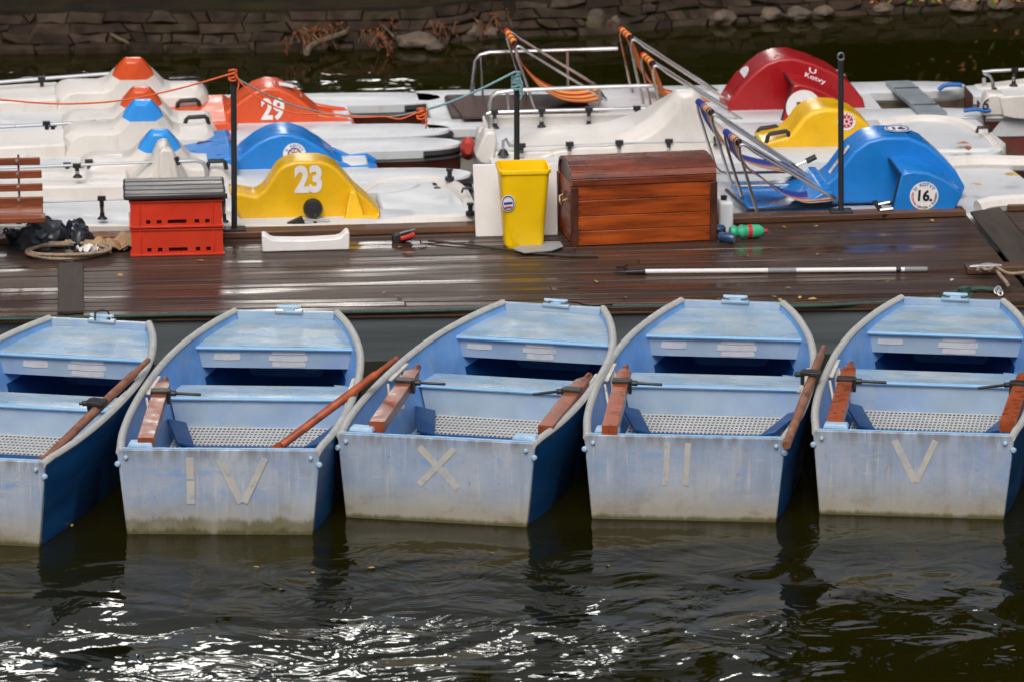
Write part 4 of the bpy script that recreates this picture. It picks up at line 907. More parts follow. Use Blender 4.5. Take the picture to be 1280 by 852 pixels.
handle(t, aty(245, 191, 33.28), aty(269, 189, 33.28)); handle(t, aty(259, 213, 32.5), aty(283, 212, 32.5))
lv = MB(); lv.tube([aty(266, 198, 33.2), aty(272, 190, 33.2), aty(287, 180, 33.2)], .009, 7); lv.tube([aty(285, 181, 33.2), aty(292, 176, 33.2)], .016, 8, mi=1); lv.build('steering_lever', [M['steel'], M['black']], t, smooth=True)
rail(t, [aty(-60, 212, 32.6), aty(80, 208, 32.6), aty(185, 205, 32.6)], .010, [(aty(84, 207, 32.6), aty(85, 225, 32.6)), (aty(111, 203, 32.56), aty(113, 226, 32.56))])

# --- yellow boat 23
yc = 31.92
t = thing('pedal_boat', 'yellow hooded white pedal boat numbered 23 beside the dock', 'pedal boat', (.8, yc, 0), 0, GP)
pedal_hull(t, -1.4, 2.35, yc, .74, .38, .46, yaw=0, bumper=False, tongue=.5)
# flat bow platform with a raised rim round a sunk floor
bw = MB(); x0, x1 = 2.02, 2.70; ya, yb_ = 31.20, 32.58
bw.add([(x0, ya, .365), (x1 - .04, ya, .365), (x1, ya + .12, .365), (x1, yb_ - .3, .365), (x1 - .14, yb_, .365), (x0, yb_, .365)] + [(x0, ya + .1, .05), (x1 - .12, ya + .1, .05), (x1 - .1, ya + .2, .05), (x1 - .1, yb_ - .3, .05), (x1 - .2, yb_ - .1, .05), (x0, yb_ - .1, .05)],
       [(0, 1, 2, 3, 4, 5), (11, 10, 9, 8, 7, 6)] + [(k, 6 + k, 6 + (k + 1) % 6, (k + 1) % 6) for k in range(6)])
bw.build('bow_platform', M['white'], t, bevel=.02)
rm = MB()
P = curve([(1.95, 31.27, .36), (2.15, 31.25, .375), (2.50, 31.24, .38), (2.64, 31.30, .38)], 4); rm.tube(P, [.02 + .03 * min(1, i / 5) for i in range(len(P))], 8)
rm.build('bow_rim', M['cream'], t, smooth=True); rm = MB()
P = curve([(1.90, 32.15, .345), (2.05, 32.42, .36), (2.35, 32.50, .37), (2.56, 32.38, .37), (2.64, 32.1, .37), (2.66, 31.8, .35)], 5); rm.tube(P, .05, 8)
rm.build('bow_rim', M['cream'], t, smooth=True)
for px, py in ((562, 219), (588, 262)):
    k = MB(); c = atz(px, py, .46); k.lathe(c, [(.035, -.04), (.035, -.015), (.018, -.012), (.018, .03), (.026, .032), (.026, .045), (0, .048)], 10); k.build('bow_stud', M['black'], t, smooth=True)
k = MB(); c = atz(584, 241, .44); k.tube([c + Vector((-.04, 0, 0)), c + Vector((-.03, 0, .03)), c + Vector((.03, 0, .03)), c + Vector((.04, 0, 0))], .01, 6); k.build('bow_eye', M['black'], t, smooth=True)
o = hood(t, [(286, 240), (306, 243), (320, 246), (331, 238), (341, 222), (348, 212), (357, 206), (370, 202), (400, 202), (413, 206), (423, 213), (432, 223), (445, 238), (460, 251), (477, 267), (468, 286), (430, 280), (316, 280), (300, 274)], 31.45, 31.74, M['yellow'], bevel=.022)
fl = MB(); fl.prism([aty(437, 240, 31.38), aty(446, 240, 31.38), aty(455, 270, 31.38), aty(476, 268, 31.38), aty(467, 287, 31.24), aty(410, 287, 31.24), aty(432, 274, 31.36)], (0, .16, 0)); fl.build('side_flare', M['yellow'], t, bevel=.012)
fn = MB(); f = facing(aty(386, 226, 31.45), lift=.004); put_text(fn, '23', .255, f, .012, .78); fn.build('number_marking', M['sticker'], o)
k = MB(); c = aty(391, 260, 31.42); k.lathe(c, [(.0, .055), (.055, .05), (.069, .03), (.069, 0), (.0, 0)], 24, (0, -1, 0)); k.build('hub_knob', M['black'], t, smooth=True)
k = MB(); k.box(aty(370, 279, 31.24), (.115, .05, .055), Matrix.Rotation(R(24), 3, 'Y').inverted(), 0); k.tube([aty(378, 275, 31.24), aty(397, 276, 31.28), aty(412, 276, 31.28)], .010, 8, mi=1); k.tube([aty(372, 281, 31.24), aty(410, 282, 31.24)], .008, 8, mi=1); k.tube([aty(394, 268, 31.34), aty(394, 285, 31.24)], .014, 8)
k.build('pedal_crank', [M['black'], M['steel']], t, bevel=.004)
lg = MB(); lg.prism(PX([(-80, 236), (160, 231), (162, 252), (-80, 257)], 32.05), (0, .55, 0)); lg.build('side_ledge', M['cream'], t, bevel=.02, bseg=3)
hump(t, [(150, 250), (172, 226), (190, 204), (197, 181), (203, 177), (209, 178), (213, 188), (222, 206), (236, 232), (240, 250)], 32.04, 32.5, 0, None)
ar = MB(); ar.prism(PX([(199, 236), (199, 190), (204, 186), (215, 188), (221, 202), (224, 228), (230, 236)], 31.95), (0, .1, 0)); ar.build('arm_rest', M['cream'], t, bevel=.02)
rail(t, [aty(-60, 213, 32.1), aty(60, 208, 32.1), aty(192, 203, 32.1)], .010, [(aty(96, 208, 32.1), aty(97, 222, 32.1))])
k = MB(); k.tube([aty(222, 202, 31.9), aty(246, 201, 31.9), aty(254, 204, 31.9), aty(258, 212, 31.9), aty(259, 224, 31.9)], .016, 8); k.tube([aty(259, 222, 31.9), aty(259, 232, 31.9)], .022, 8, mi=1); k.tube([aty(220, 197, 31.9), aty(224, 206, 31.9)], .018, 8, mi=1); k.build('grab_rail', [M['greytube'], M['black']], t, smooth=True)
rail(t, [aty(-60, 257, 31.25), aty(60, 253, 31.25), aty(166, 249, 31.25), aty(280, 246, 31.25)], .006, [(aty(127, 249, 31.25), aty(128, 274, 31.25)), (aty(279, 246, 31.25), aty(280, 278, 31.25)), (aty(37, 253, 31.25), aty(38, 276, 31.25))])
hs = MB(); hs.prism([(-1.4, 31.17, .455), (2.3, 31.17, .372), (2.3, 31.19, -.05), (-1.4, 31.19, -.05)], (0, .04, 0)); hs.build('side_skirt', M['cream'], t, bevel=.01)
fn = MB(); f = facing((-.62, 31.169, .38), lift=.003); put_text(fn, '87', .09, f, .003, 1, 0, 0, 0, R(-8)); fn.build('hull_marking', M['ink'], t)

# --- red boat, right group (open stern with rails)
yc = 34.82
t = thing('pedal_boat', 'dark red hooded pedal boat with beige floats and a railed open stern', 'pedal boat', (5, yc, 0), 0, GP)
W = pedal_hull(t, 2.55, 6.95, yc, .70, .40, .40, under='beigehull', yaw=R(.0), bumper=False, tongue=.40)
dk = MB(); dk.box((3.3, 34.78, .42), (1.1, .7, .03)); dk.build('stern_deck', M['rustdeck'], t, bevel=.005)
pl_ = MB(); pl_.add([aty(580, 137, 34.95), aty(607, 133, 35.0), aty(618, 162, 34.2), aty(600, 162, 34.2)], [(0, 1, 2, 3)]); pl_.prism([Vector((2.83, 34.3, .43)), Vector((3.05, 34.3, .43)), Vector((2.98, 35.1, .43)), Vector((2.76, 35.1, .43))], (0, 0, .02)); pl_.build('stern_plate', M['rustdeck'], t)
o = hood(t, [(905, 148), (911, 130), (927, 107), (945, 90), (958, 80), (974, 74), (992, 73), (1017, 80), (1042, 91), (1065, 107), (1079, 124), (1083, 140), (1080, 155), (935, 155)], 34.60, 35.04, M['red'])
WB = wheel_shell(t, [(976, 158)], [(992, 107), (1000, 106), (1012, 109), (1026, 114), (1042, 122), (1062, 137), (1072, 148), (1079, 158)], 34.14, 34.60, M['red'])
f = facing(aty(1004, 134, 34.14), lift=.004); em = MB(); disc(em, f, .135); f2 = facing(aty(1003, 134, 34.14), lift=.007)
for a in (-.045, .015): em.add([f2(a, -.035), f2(a + .03, -.035), f2(a + .03, .04), f2(a, .04)], [(0, 1, 2, 3)], 1)
em.add([f2(-.015, -.01), f2(.015, -.01), f2(.015, .005), f2(-.015, .005)], [(0, 1, 2, 3)], 1)
em.build('emblem', [M['sticker'], M['ink']], WB)
# marks on the hood's back slope and crown
def slope_frame(pxa, pxb, y, lift=.010):
    a, b_ = aty(*pxa, y), aty(*pxb, y); d = (b_ - a).normalized(); return a, b_, d
a, b_, d = slope_frame((911, 130), (945, 90), 34.60)
n_ = d.cross(Vector((0, -1, 0))).normalized(); n_ = n_ if n_.z > 0 else -n_
fs = lambda x, y, dd=0.: a + d * y + Vector((0, -1, 0)) * -x + n_ * (.006 + dd)
mk = MB(); c0 = (b_ - a).length
fsc = lambda x, y: fs(2.2 * x + .24, y + c0 * .74, .006); disc(mk, fsc, .058)
fsb = lambda x, y: fs(x + .33 + y * 1.2, y + c0 * .42); mk.add([fsb(-.045, -.07), fsb(.045, -.07), fsb(.045, .07), fsb(-.045, .07)], [(0, 1, 2, 3)])
for i in range(4):
    q = lambda x, y, i=i: fs(x + .16 - .012 * i, y + c0 * (.50 - .13 * i)); mk.add([q(-.05, -.008), q(.05, -.008), q(.05, .008), q(-.05, .008)], [(0, 1, 2, 3)])
mk.build('hood_marks', M['sticker'], o)
mk = MB(); f = facing(aty(1016, 101, 34.36), ux=(1, 0, -.30), uz=(.1, .6, .42), lift=.05); put_text(mk, 'U', .075, f, .0, 1.3, 0, -.02, .050, R(-4)); put_text(mk, 'Kotvy', .072, f, .0, 1, 0, .0, -.02, R(-8)); mk.build('wheel_box_lettering', M['sticker'], WB)
mk = MB(); a, b_, d = slope_frame((1017, 80), (1065, 107), 34.6); n_ = Vector((-d.z, 0, d.x)); fz = lambda x, y: a + d * x + Vector((0, 1, 0)) * y + n_ * .008
for x0, x1 in ((.12, .26), (.27, .36)): mk.add([fz(x0, .33), fz(x1, .33), fz(x1, .39), fz(x0, .39)], [(0, 1, 2, 3)])
a2, b2_, d2 = slope_frame((974, 74), (1017, 80), 34.6); n2_ = Vector((-d2.z, 0, d2.x)); fz2 = lambda x, y: a2 + d2 * x + Vector((0, 1, 0)) * y + n2_ * .010
mk.add([fz2(.04, .12), fz2(.07, .12), fz2(.10, .2), fz2(.07, .2)], [(0, 1, 2, 3)]); mk.add([fz2(.12, .20), fz2(.15, .16), fz2(.19, .32), fz2(.17, .34)], [(0, 1, 2, 3)]); mk.add([fz2(-.03, .15), fz2(.03, .13), fz2(.03, .17), fz2(-.03, .2)], [(0, 1, 2, 3)])
mk.build('crown_stripe', M['sticker'], o)
rail(t, [aty(588, 150, 35.2), aty(591, 100, 35.2), aty(594, 76, 35.2), aty(600, 69, 35.2), aty(612, 66, 35.2), aty(680, 64, 35.2), aty(772, 61, 35.2)], .017, m='steel')
rail(t, [aty(610, 158, 34.45), aty(612, 130, 34.45), aty(614, 121, 34.45), aty(622, 116, 34.45), aty(640, 113.5, 34.45), aty(720, 110, 34.45), aty(822, 107, 34.45)], .017, m='steel')
for a_, b_, r_ in ((aty(709, 64, 35.2), aty(710, 126, 35.2), .012), (aty(749, 109, 34.45), aty(751, 156, 34.45), .012), (aty(634, 114, 34.45), aty(637, 156, 34.45), .012), (aty(601, 70, 35.2), aty(604, 132, 35.2), .010)):
    k = MB(); k.tube([a_, b_], r_, 7); k.build('rail_stanchion', M['steel'], t, smooth=True)
for a_, b_ in (((1174, 112), (1200, 107)),):
    k = MB(); k.tube(curve([aty(*p, 35.1) for p in ((1173, 113), (1182, 107), (1199, 106.5), (1200, 109))], 5), .018, 7); k.build('mooring_strap', M['strapblue'], t, smooth=True)

# --- yellow boat, right group
yc = 33.45
t = thing('pedal_boat', 'yellow hooded pedal boat with red wheel emblem between red and blue boats', 'pedal boat', (5, yc, 0), 0, GP)
pedal_hull(t, 2.92, 6.80, yc, .68, .40, .42, yaw=0, bumper=False, tongue=.55)
hump(t, [(640, 206), (655, 194), (680, 184), (712, 178), (745, 178), (772, 174), (798, 164), (818, 149), (834, 131), (846, 117), (868, 114), (878, 122), (888, 144), (903, 168), (928, 190), (945, 206)], 32.98, 33.75, 0, None, inset=.085)
dkx = MB(); dkx.prism([(2.96, 33.0, .46), (4.5, 33.0, .46), (4.5, 33.0, .02), (3.0, 33.06, .02)], (0, .08, 0)); dkx.build('side_skirt', M['cream'], t, bevel=.015); dkx = MB(); dkx.prism([(2.96, 34.06, .50), (4.4, 34.06, .50), (4.4, 34.06, .1), (3.0, 34.06, .1)], (0, .06, 0)); dkx.build('side_skirt', M['cream'], t, bevel=.015)
o = hood(t, [(950, 180), (983, 172), (993, 163), (1004, 148), (1015, 140), (1032, 136), (1052, 137), (1070, 144), (1086, 156), (1098, 172), (1100, 204), (1000, 204), (960, 192)], 33.23, 33.66, M['yellow'], bevel=.03)
em = MB(); f = facing(aty(1058, 152, 33.23), lift=.004); disc(em, f, .070); f2 = facing(aty(1058, 152, 33.23), lift=.007); disc(em, f2, .050, mi=1)
f3 = facing(aty(1058, 152, 33.23), lift=.010)
disc(em, f3, .020, r0=.014)
for k in range(8): a = k * math.pi / 4; em.bar(f3(.018 * math.cos(a), .018 * math.sin(a)), f3(.044 * math.cos(a), .044 * math.sin(a)), .006, .003, 0, up=(0, 1, 0))
ring_text(em, 'U KOTVY', .018, .0595, R(160), R(20), f2, 1)
em.build('emblem', [M['sticker'], M['inkred']], o)
handle(t, aty(946, 172, 33.6), aty(974, 168, 33.6)); handle(t, aty(958, 179, 33.25), aty(987, 174, 33.25))
bw = MB(); bw.prism([(6.05, 32.95, .42), (6.70, 32.95, .42), (6.86, 33.15, .42), (6.80, 34.0, .42), (6.1, 34.0, .42)], (0, 0, -.3)); bw.build('bow_platform', M['white'], t, bevel=.03)
rm = MB(); P = curve([(6.0, 33.9, .39), (6.35, 34.0, .405), (6.62, 33.85, .405), (6.74, 33.4, .40), (6.76, 33.02, .39)], 5); rm.tube(P, .055, 8); rm.build('bow_rim', M['cream'], t, smooth=True)
k = MB(); c = atz(1229, 166, .47); k.tube([c + Vector((-.05, 0, 0)), c + Vector((-.04, 0, .04)), c + Vector((.04, 0, .04)), c + Vector((.05, 0, 0))], .014, 6); k.build('bow_eye', M['black'], t, smooth=True)
rail(t, [aty(612, 163, 34.0), aty(613, 150, 34.0), aty(609, 142, 34.0), aty(614, 140.5, 34.0), aty(700, 138, 34.0), aty(835, 135, 34.0)], .013, [(aty(618, 140, 34.0), aty(619, 161, 34.0)), (aty(677, 138, 34.0), aty(677, 159, 34.0)), (aty(736, 137, 34.0), aty(736, 158, 34.0)), (aty(796, 136, 34.0), aty(796, 156, 34.0))], m='steel')
cb = MB(); cb.prism(PX([(600, 206), (594, 196), (604, 172), (607, 165), (620, 165), (622, 180), (617, 208)], 33.0), (0, .22, 0)); cb.build('stern_corner', M['cream'], t, bevel=.02); cb = MB(); cb.prism(PX([(596, 172), (600, 163), (612, 162), (612, 178), (596, 190)], 33.9), (0, .15, 0)); cb.build('stern_corner', M['cream'], t, bevel=.02)
k = MB(); k.lathe(aty(612, 172, 33.1), [(.045, 0), (.03, .03), (.014, .045)], 12); k.lathe(aty(629, 194, 33.0), [(.045, 0), (.03, .03), (.014, .045)], 12); k.tube([aty(629, 188, 33.0), aty(629, 177, 33.0), aty(632, 174, 33.0), aty(637, 182, 33.0), aty(650, 184, 33.0)], .012, 7, mi=1); k.tube([aty(612, 168, 33.1), aty(612, 154, 33.1), aty(606, 143, 33.1)], .012, 7, mi=1); k.build('stern_post', [M['black'], M['steel']], t, smooth=True)
rail(t, [aty(645, 184, 32.98), aty(774, 179, 32.98), aty(900, 177, 32.98)], .005, [(aty(652, 183, 32.98), aty(652, 204, 32.98)), (aty(712, 181, 32.98), aty(712, 201, 32.98)), (aty(774, 179, 32.98), aty(774, 198, 32.98)), (aty(836, 177, 32.98), aty(836, 196, 32.98)), (aty(897, 174, 32.98), aty(897, 182, 32.98))])
fd_ = MB(); fd_.loft([[aty(x_, y_, 33.35 + .28 * q) for x_, y_ in [(585 + 10 * math.cos(2 * math.pi * k / 12) * s_, 186 + 15 * math.sin(2 * math.pi * k / 12) * s_) for k in range(12)]] for q, s_ in ((0, .5), (.15, .9), (.5, 1), (.85, .9), (1, .5))])
fd_.build('fender', M['fender'], t, smooth=True)

# --- blue boat 16
yc = 32.02
t = thing('pedal_boat', 'blue hooded pedal boat numbered 16 at the dock', 'pedal boat', (5, yc, 0), 0, GP)
pedal_hull(t, 2.75, 6.45, yc, .80, .31, .33, yaw=0, bumper=False, tongue=.5)
o = hood(t, [(1012, 238), (1032, 231), (1045, 220), (1056, 205), (1067, 190), (1085, 177), (1105, 172), (1135, 172), (1160, 182), (1180, 199), (1195, 214), (1207, 235), (1200, 252), (1050, 256), (1010, 254)], 31.70, 32.12, M['blue'])
WB = wheel_shell(t, [(1115, 268)], [(1127, 219), (1133, 216), (1142, 215), (1160, 217), (1180, 225), (1197, 237), (1204, 242), (1192, 267)], 31.19, 31.72, M['blue'])
em = MB(); cE = aty(1155, 245, 31.19); f = facing(cE, lift=.004); disc(em, f, .103, 36); f2 = facing(cE, lift=.007)
put_text(em, '16.', .105, f2, .004, .95, 1, 0, -.002, R(-3)); ring_text(em, 'U KOTVY', .034, .083, R(140), R(40), f2, 2); ring_text(em, 'PŮJČOVNA', .019, .086, R(165), R(225), f2, 3, True); ring_text(em, 'LODIČEK A ŠLAPADEL', .019, .086, R(238), R(372), f2, 1, True)
em.build('emblem', [M['sticker'], M['ink'], M['inkblue'], M['inkred']], WB)
dk_ = MB(); dk_.prism(PX([(1108, 256), (1110, 240), (1116, 222), (1122, 222), (1118, 256)], 31.3), (0, .3, 0))
st_ = MB(); a, b_, d = slope_frame((1045, 220), (1064, 194), 31.70); n_ = Vector((-d.z, 0, d.x)); fz = lambda x, y, dd=.007: a + d * x + Vector((0, 1, 0)) * y + n_ * dd
L0 = (b_ - a).length
st_.add([fz(-.03, .14), fz(L0 + .03, .14), fz(L0 + .03, .21), fz(-.03, .21)], [(0, 1, 2, 3)]); put_text(st_, 'U KOTVY', .05, lambda x, y: fz(L0 / 2 + x, .175 + y, .010), .001, .8, 1); st_.build('hood_sticker', [M['sticker'], M['slate']], o)
em = MB(); a, b_, d = slope_frame((1105, 172), (1135, 172), 31.70); f4 = lambda x, y: a + Vector((.14, .24, 0)) + Vector((x, y, .008)); disc(em, f4, .095, sy=1.2); f5 = lambda x, y: f4(x, y) + Vector((0, 0, .003)); disc(em, f5, .085, r0=.075, sy=1.2, mi=1); put_text(em, '16', .11, f5, .004, 1, 1); em.build('crown_emblem', [M['sticker'], M['inkblue']], o)
s1 = MB(); s1.prism(PX([(932, 266), (936, 259), (985, 258), (1010, 252), (1030, 240), (1042, 240), (1042, 266)], 31.36), (0, .80, 0)); s1.build('seat_pan', M['blue'], t, bevel=.012)
pt_ = MB(); pt_.tube([aty(908, 238, 32.0), aty(934, 263, 31.34), aty(1046, 257, 31.34)], .013, 8); pt_.build('pan_frame', M['blackmetal'], t, smooth=True)
cw = MB(); cw.prism([(2.9, 31.20, .34), (5.45, 31.20, .32), (5.45, 31.20, .0), (2.9, 31.20, .0)], (0, .06, 0)); cw.build('side_skirt', M['cream'], t, bevel=.01)
lv = MB(); lv.tube([aty(990, 209, 32.3), aty(1010, 201, 32.3)], .011, 7); lv.tube([aty(1008, 202, 32.3), aty(1020, 196, 32.3)], .022, 8, mi=1); lv.build('steering_lever', [M['steel'], M['black']], t, smooth=True)
k = MB(); k.bar(aty(1093, 252, 31.3), aty(1106, 270, 31.1), .03, .02); k.tube([aty(1098, 256, 31.2), aty(1112, 253, 31.2)], .012, 7, mi=1); k.tube([aty(1100, 263, 31.15), aty(1116, 261, 31.15)], .012, 7, mi=1); k.build('pedal_crank', [M['black'], M['steel']], t)
bw = MB(); bw.prism([(6.0, 31.24, .34), (6.35, 31.24, .34), (6.62, 31.30, .34), (6.85, 32.2, .34), (6.80, 32.7, .34), (6.2, 32.72, .34)], (0, 0, -.3)); bw.build('bow_platform', M['white'], t, bevel=.03)
rm = MB()
rm = None
for P in ([(6.02, 32.66, .36), (6.5, 32.72, .37), (6.9, 32.66, .37), (7.2, 32.64, .37)], [(6.28, 31.30, .37), (6.42, 31.34, .39), (6.8, 31.34, .40), (7.3, 31.38, .40)]): rm = MB(); rm.tube(curve(P, 5), .06, 8); rm.build('bow_rim', M['cream'], t, smooth=True)
bx = MB(); bx.prism([(6.9, 31.4, .37), (7.5, 31.4, .37), (7.5, 32.7, .37), (6.95, 32.7, .37)], (0, 0, -.3)); bx.build('bow_deck', M['white'], t, bevel=.02)

# --- boat with mark 6 at the right edge
t = thing('pedal_boat', 'white boat stern with silver rail and black 6, cut off at right', 'pedal boat', (6.8, 34.9, 0), 0, GP)
pedal_hull(t, 6.9, 10.6, 34.62, .46, .45, .45, yaw=0, bumper=False, tongue=.4)
cb = MB(); cb.prism(PX([(1228, 146), (1232, 124), (1236, 118), (1256, 118), (1258, 146)], 34.15), (0, .18, 0)); cb.build('stern_corner', M['cream'], t, bevel=.02); cb = MB(); cb.prism(PX([(1216, 132), (1222, 112), (1240, 110), (1290, 104), (1290, 130), (1240, 140)], 34.9), (0, .2, 0)); cb.build('stern_corner', M['cream'], t, bevel=.02)
fn = MB(); f = facing(aty(1232, 131, 34.15), lift=.012); put_text(fn, '6', .13, f, .001, .9, 0, 0, 0, R(-12)); fn.build('number_marking', M['ink'], t)
sd = MB(); sd.prism(PX([(1250, 122), (1310, 117), (1310, 152), (1268, 149), (1254, 146)], 34.12), (0, .06, 0)); sd.build('side_skirt', M['cream'], t, bevel=.01)
un = MB(); un.prism([(7.0, 34.2, .33), (9, 34.2, .33), (9, 34.2, -.1), (7.05, 34.2, -.1)], (0, .8, 0)); un.build('keel', M['antifoul'], t)
rail(t, [aty(1242, 117, 34.4), aty(1241, 102, 34.4), aty(1237, 95, 34.4), aty(1230, 92, 34.4), aty(1228, 90, 34.4), aty(1240, 89, 34.4), aty(1300, 86, 34.4)], .014, [(aty(1268, 88, 34.4), aty(1267, 108, 34.4))], m='steel')
k = MB(); k.tube([aty(1230, 98, 35.0), aty(1230, 112, 35.0)], .016, 8); k.build('rail_stub', M['greytube'], t, smooth=True); k = MB(); k.tube([aty(1243, 110, 34.4), aty(1243, 119, 34.4)], [.018, .035], 8, mi=1); k.build('rail_foot', [M['greytube'], M['black']], t, smooth=True)
lf = MB(); rn = random.Random(4)
k = MB(); k.tube(curve([aty(*p, 34.15) for p in ((1205, 139), (1220, 137), (1232, 139), (1238, 137))], 4), .016, 7); solo(k, 'blue_strap', M['strapblue'], 'blue strap lying on the float tip below the black 6', 'strap', smooth=True)
# plank lying across the red boat's bow
k = MB(); a, b_ = aty(1122, 107, 35.35), aty(1168, 147, 34.1); k.bar(a + Vector((0, 0, .02)), b_ + Vector((0, 0, .02)), .20, .035)
k.bar(a + (b_ - a) * .24 + Vector((-.1, 0, .042)), a + (b_ - a) * .24 + Vector((.1, 0, .042)), .02, .004, 1); k.bar(a + (b_ - a) * .76 + Vector((-.1, 0, .042)), a + (b_ - a) * .76 + Vector((.1, 0, .042)), .02, .004, 1)
solo(k, 'gangplank', [M['plank'], M['iron']], 'grey metal plank laid across the two floats of the red boat', 'plank', bevel=.004)
# third white float seen behind orange boat left end
k = MB(); k.prism([aty(540, 143, 34.9), aty(588, 139, 34.9), aty(600, 155, 34.4), aty(545, 158, 34.4)], (0, 0, -.08))

# ------------------------------------------------------------------ deck chairs
def deck_chair(label, top, foot, end, yf, yn, m, dxn, sag, base=True):
    """side frames in planes yf (far) and yn (near); pixels are read on the far frame"""
    T0, F0, E0 = aty(*top, yf), aty(*foot, yf), aty(*end, yf)
    t = thing('deck_chair', label, 'deck chair', F0, 0, 'striped sling deck chairs')
    for yy in (yf, yn):
        o_ = Vector((dxn if yy == yn else 0, yy - yf, 0))
        d1 = (T0 - F0).normalized(); d2 = (E0 - T0).normalized()
        k = MB(); q0, q1, q2 = T0 - d1 * .13, T0 + Vector((-.008, 0, .045)), T0 + d2 * .15
        arc = [q0 * (1 - u) ** 2 + q1 * 2 * u * (1 - u) + q2 * u * u for u in [i / 9 for i in range(10)]]
        pts = [F0 + Vector((.06, 0, 0)), F0 + Vector((.015, 0, .012)), F0 + d1 * .05] + arc + [E0]
        if base: pts = [Vector((E0.x - .05, yf, F0.z)), ] + pts
        k.tube([p + o_ for p in pts], .0115, 8); k.build('side_frame', M['steel'], t, smooth=True)
    n = Vector((dxn, yn - yf, 0))
    k = MB(); k.tube([T0 + d2 * .03, T0 + d2 * .03 + n], .016, 8); k.build('cross_bar', M['blackmetal'], t, smooth=True); k = MB(); k.tube([E0, E0 + n], .012, 8); k.build('cross_bar', M['blackmetal'], t, smooth=True)
    me = bpy.data.meshes.new('sling'); vs = []; fs = []; uv = []
    A, B = T0 + d2 * .03 + Vector((0, 0, .018)), E0; NS, NW = 24, 16
    cv = [(A + (B - A) * s_) for s_ in (0, 1)]
    path = curve([A] + [aty(*p, yf) for p in sag] + [B], 6)
    NS = len(path) - 1
    for i, p in enumerate(path):
        for j in range(NW + 1):
            q = .05 + .9 * j / NW; dip = -.012 * math.sin(math.pi * j / NW) * math.sin(math.pi * i / NS)
            vs.append(p + n * q + Vector((0, 0, dip))); uv.append((j / NW, i / NS))
    for i in range(NS):
        for j in range(NW): a_ = i * (NW + 1) + j; fs.append((a_, a_ + 1, a_ + NW + 2, a_ + NW + 1))
    inv = RM[t.name].inverted(); me.from_pydata([tuple(inv @ v) for v in vs], [], fs); me.materials.append(m)
    ul = me.uv_layers.new(name='UVMap')
    for p in me.polygons:
        p.use_smooth = True
        for li in p.loop_indices: ul.data[li].uv = uv[me.loops[li].vertex_index]
    o = bpy.data.objects.new('sling', me); COL.objects.link(o); o.parent = t
    sm = o.modifiers.new('cloth', 'SOLIDIFY'); sm.thickness = .003
    # the cloth rolled round the top bar
    rb = MB(); c0 = T0 + d2 * .03; rb.tube([c0 + n * (.06 + .88 * i / 30) for i in range(31)], .026, 10, cap=False); ro = rb.build('cloth_roll', m, t, smooth=True)
    ul = ro.data.uv_layers.new(name='UVMap')
    for p in ro.data.polygons:
        for li in p.loop_indices: ul.data[li].uv = ((ro.data.loops[li].vertex_index // 10) / 30, 0)
    return t
deck_chair('red and yellow striped deck chair standing alone at the left of the railed stern', (629, 36), (668, 150), (744, 106), 35.05, 34.48, M['slingred'], .02, [(640, 58), (653, 79), (670, 96), (692, 107), (718, 110)], base=False)
deck_chair('red and yellow deck chair farthest back beside the red boat', (772, 34), (792, 124), (899, 116), 35.28, 34.90, M['slingred'], .04, [(786, 58), (797, 84), (814, 103), (840, 113), (868, 115)], base=False)
deck_chair('red and yellow deck chair in front of the farthest red chair', (799, 66), (818, 155), (917, 140), 34.62, 34.24, M['slingred'], .04, [(812, 88), (822, 112), (838, 130), (862, 142), (892, 146)], base=False)
deck_chair('blue and orange striped deck chair behind the other blue one', (868, 124), (897, 217), (990, 205), 32.36, 31.95, M['slingblue'], .05, [(878, 145), (893, 168), (912, 186), (935, 195), (956, 199), (975, 201)])
deck_chair('blue and orange striped deck chair nearest the dock', (902, 162), (932, 262), (1028, 236), 31.62, 31.24, M['slingblue'], .05, [(911, 183), (925, 202), (943, 214), (960, 227), (976, 235), (992, 239), (1010, 238)])

# ------------------------------------------------------------------ posts and ropes
def post(label, px, ptop, pbase, y, ring=False):
    b_ = aty(px, pbase, y); b_.z = ZD + .051; tp = aty(px - (1 if px < 600 else 0), ptop, y)
    t = thing('mooring_post', label, 'post', b_, 0, 'dark steel posts on the dock edge')
    k = MB(); k.tube([b_ + Vector((0, 0, .012)), (tp.x, y, tp.z)], .0205, 12); k.build('shaft', M['blackmetal'], t, smooth=True)
    k = MB(); k.box(b_ + Vector((0, 0, .007)), (.16, .12, .014)); k.build('base_plate', M['blackmetal'], t, bevel=.003)
    k = MB()
    if ring:
        c = Vector((tp.x, y, tp.z + .028)); k.tube([c + Vector((.022 * math.cos(a), 0, .026 * math.sin(a))) for a in [2 * math.pi * i / 14 for i in range(14)]], .007, 7, closed=True)
        k.build('top_eye', M['steel'], t, smooth=True)
    else:
        k.lathe((tp.x, y, tp.z), [(.021, 0), (.019, .008), (0, .012)], 12); k.build('cap', M['blackmetal'], t, smooth=True)
    return tp
post('dark steel post with orange rope knot beside the yellow boat 23', 293, 90, 293, 31.04)
post('dark steel post with teal rope knot behind the yellow bin', 646, 92, 290, 31.07)
post('dark steel post with ring top in front of blue boat 16', 1051, 76, 272, 31.17, True)
YP = 31.0
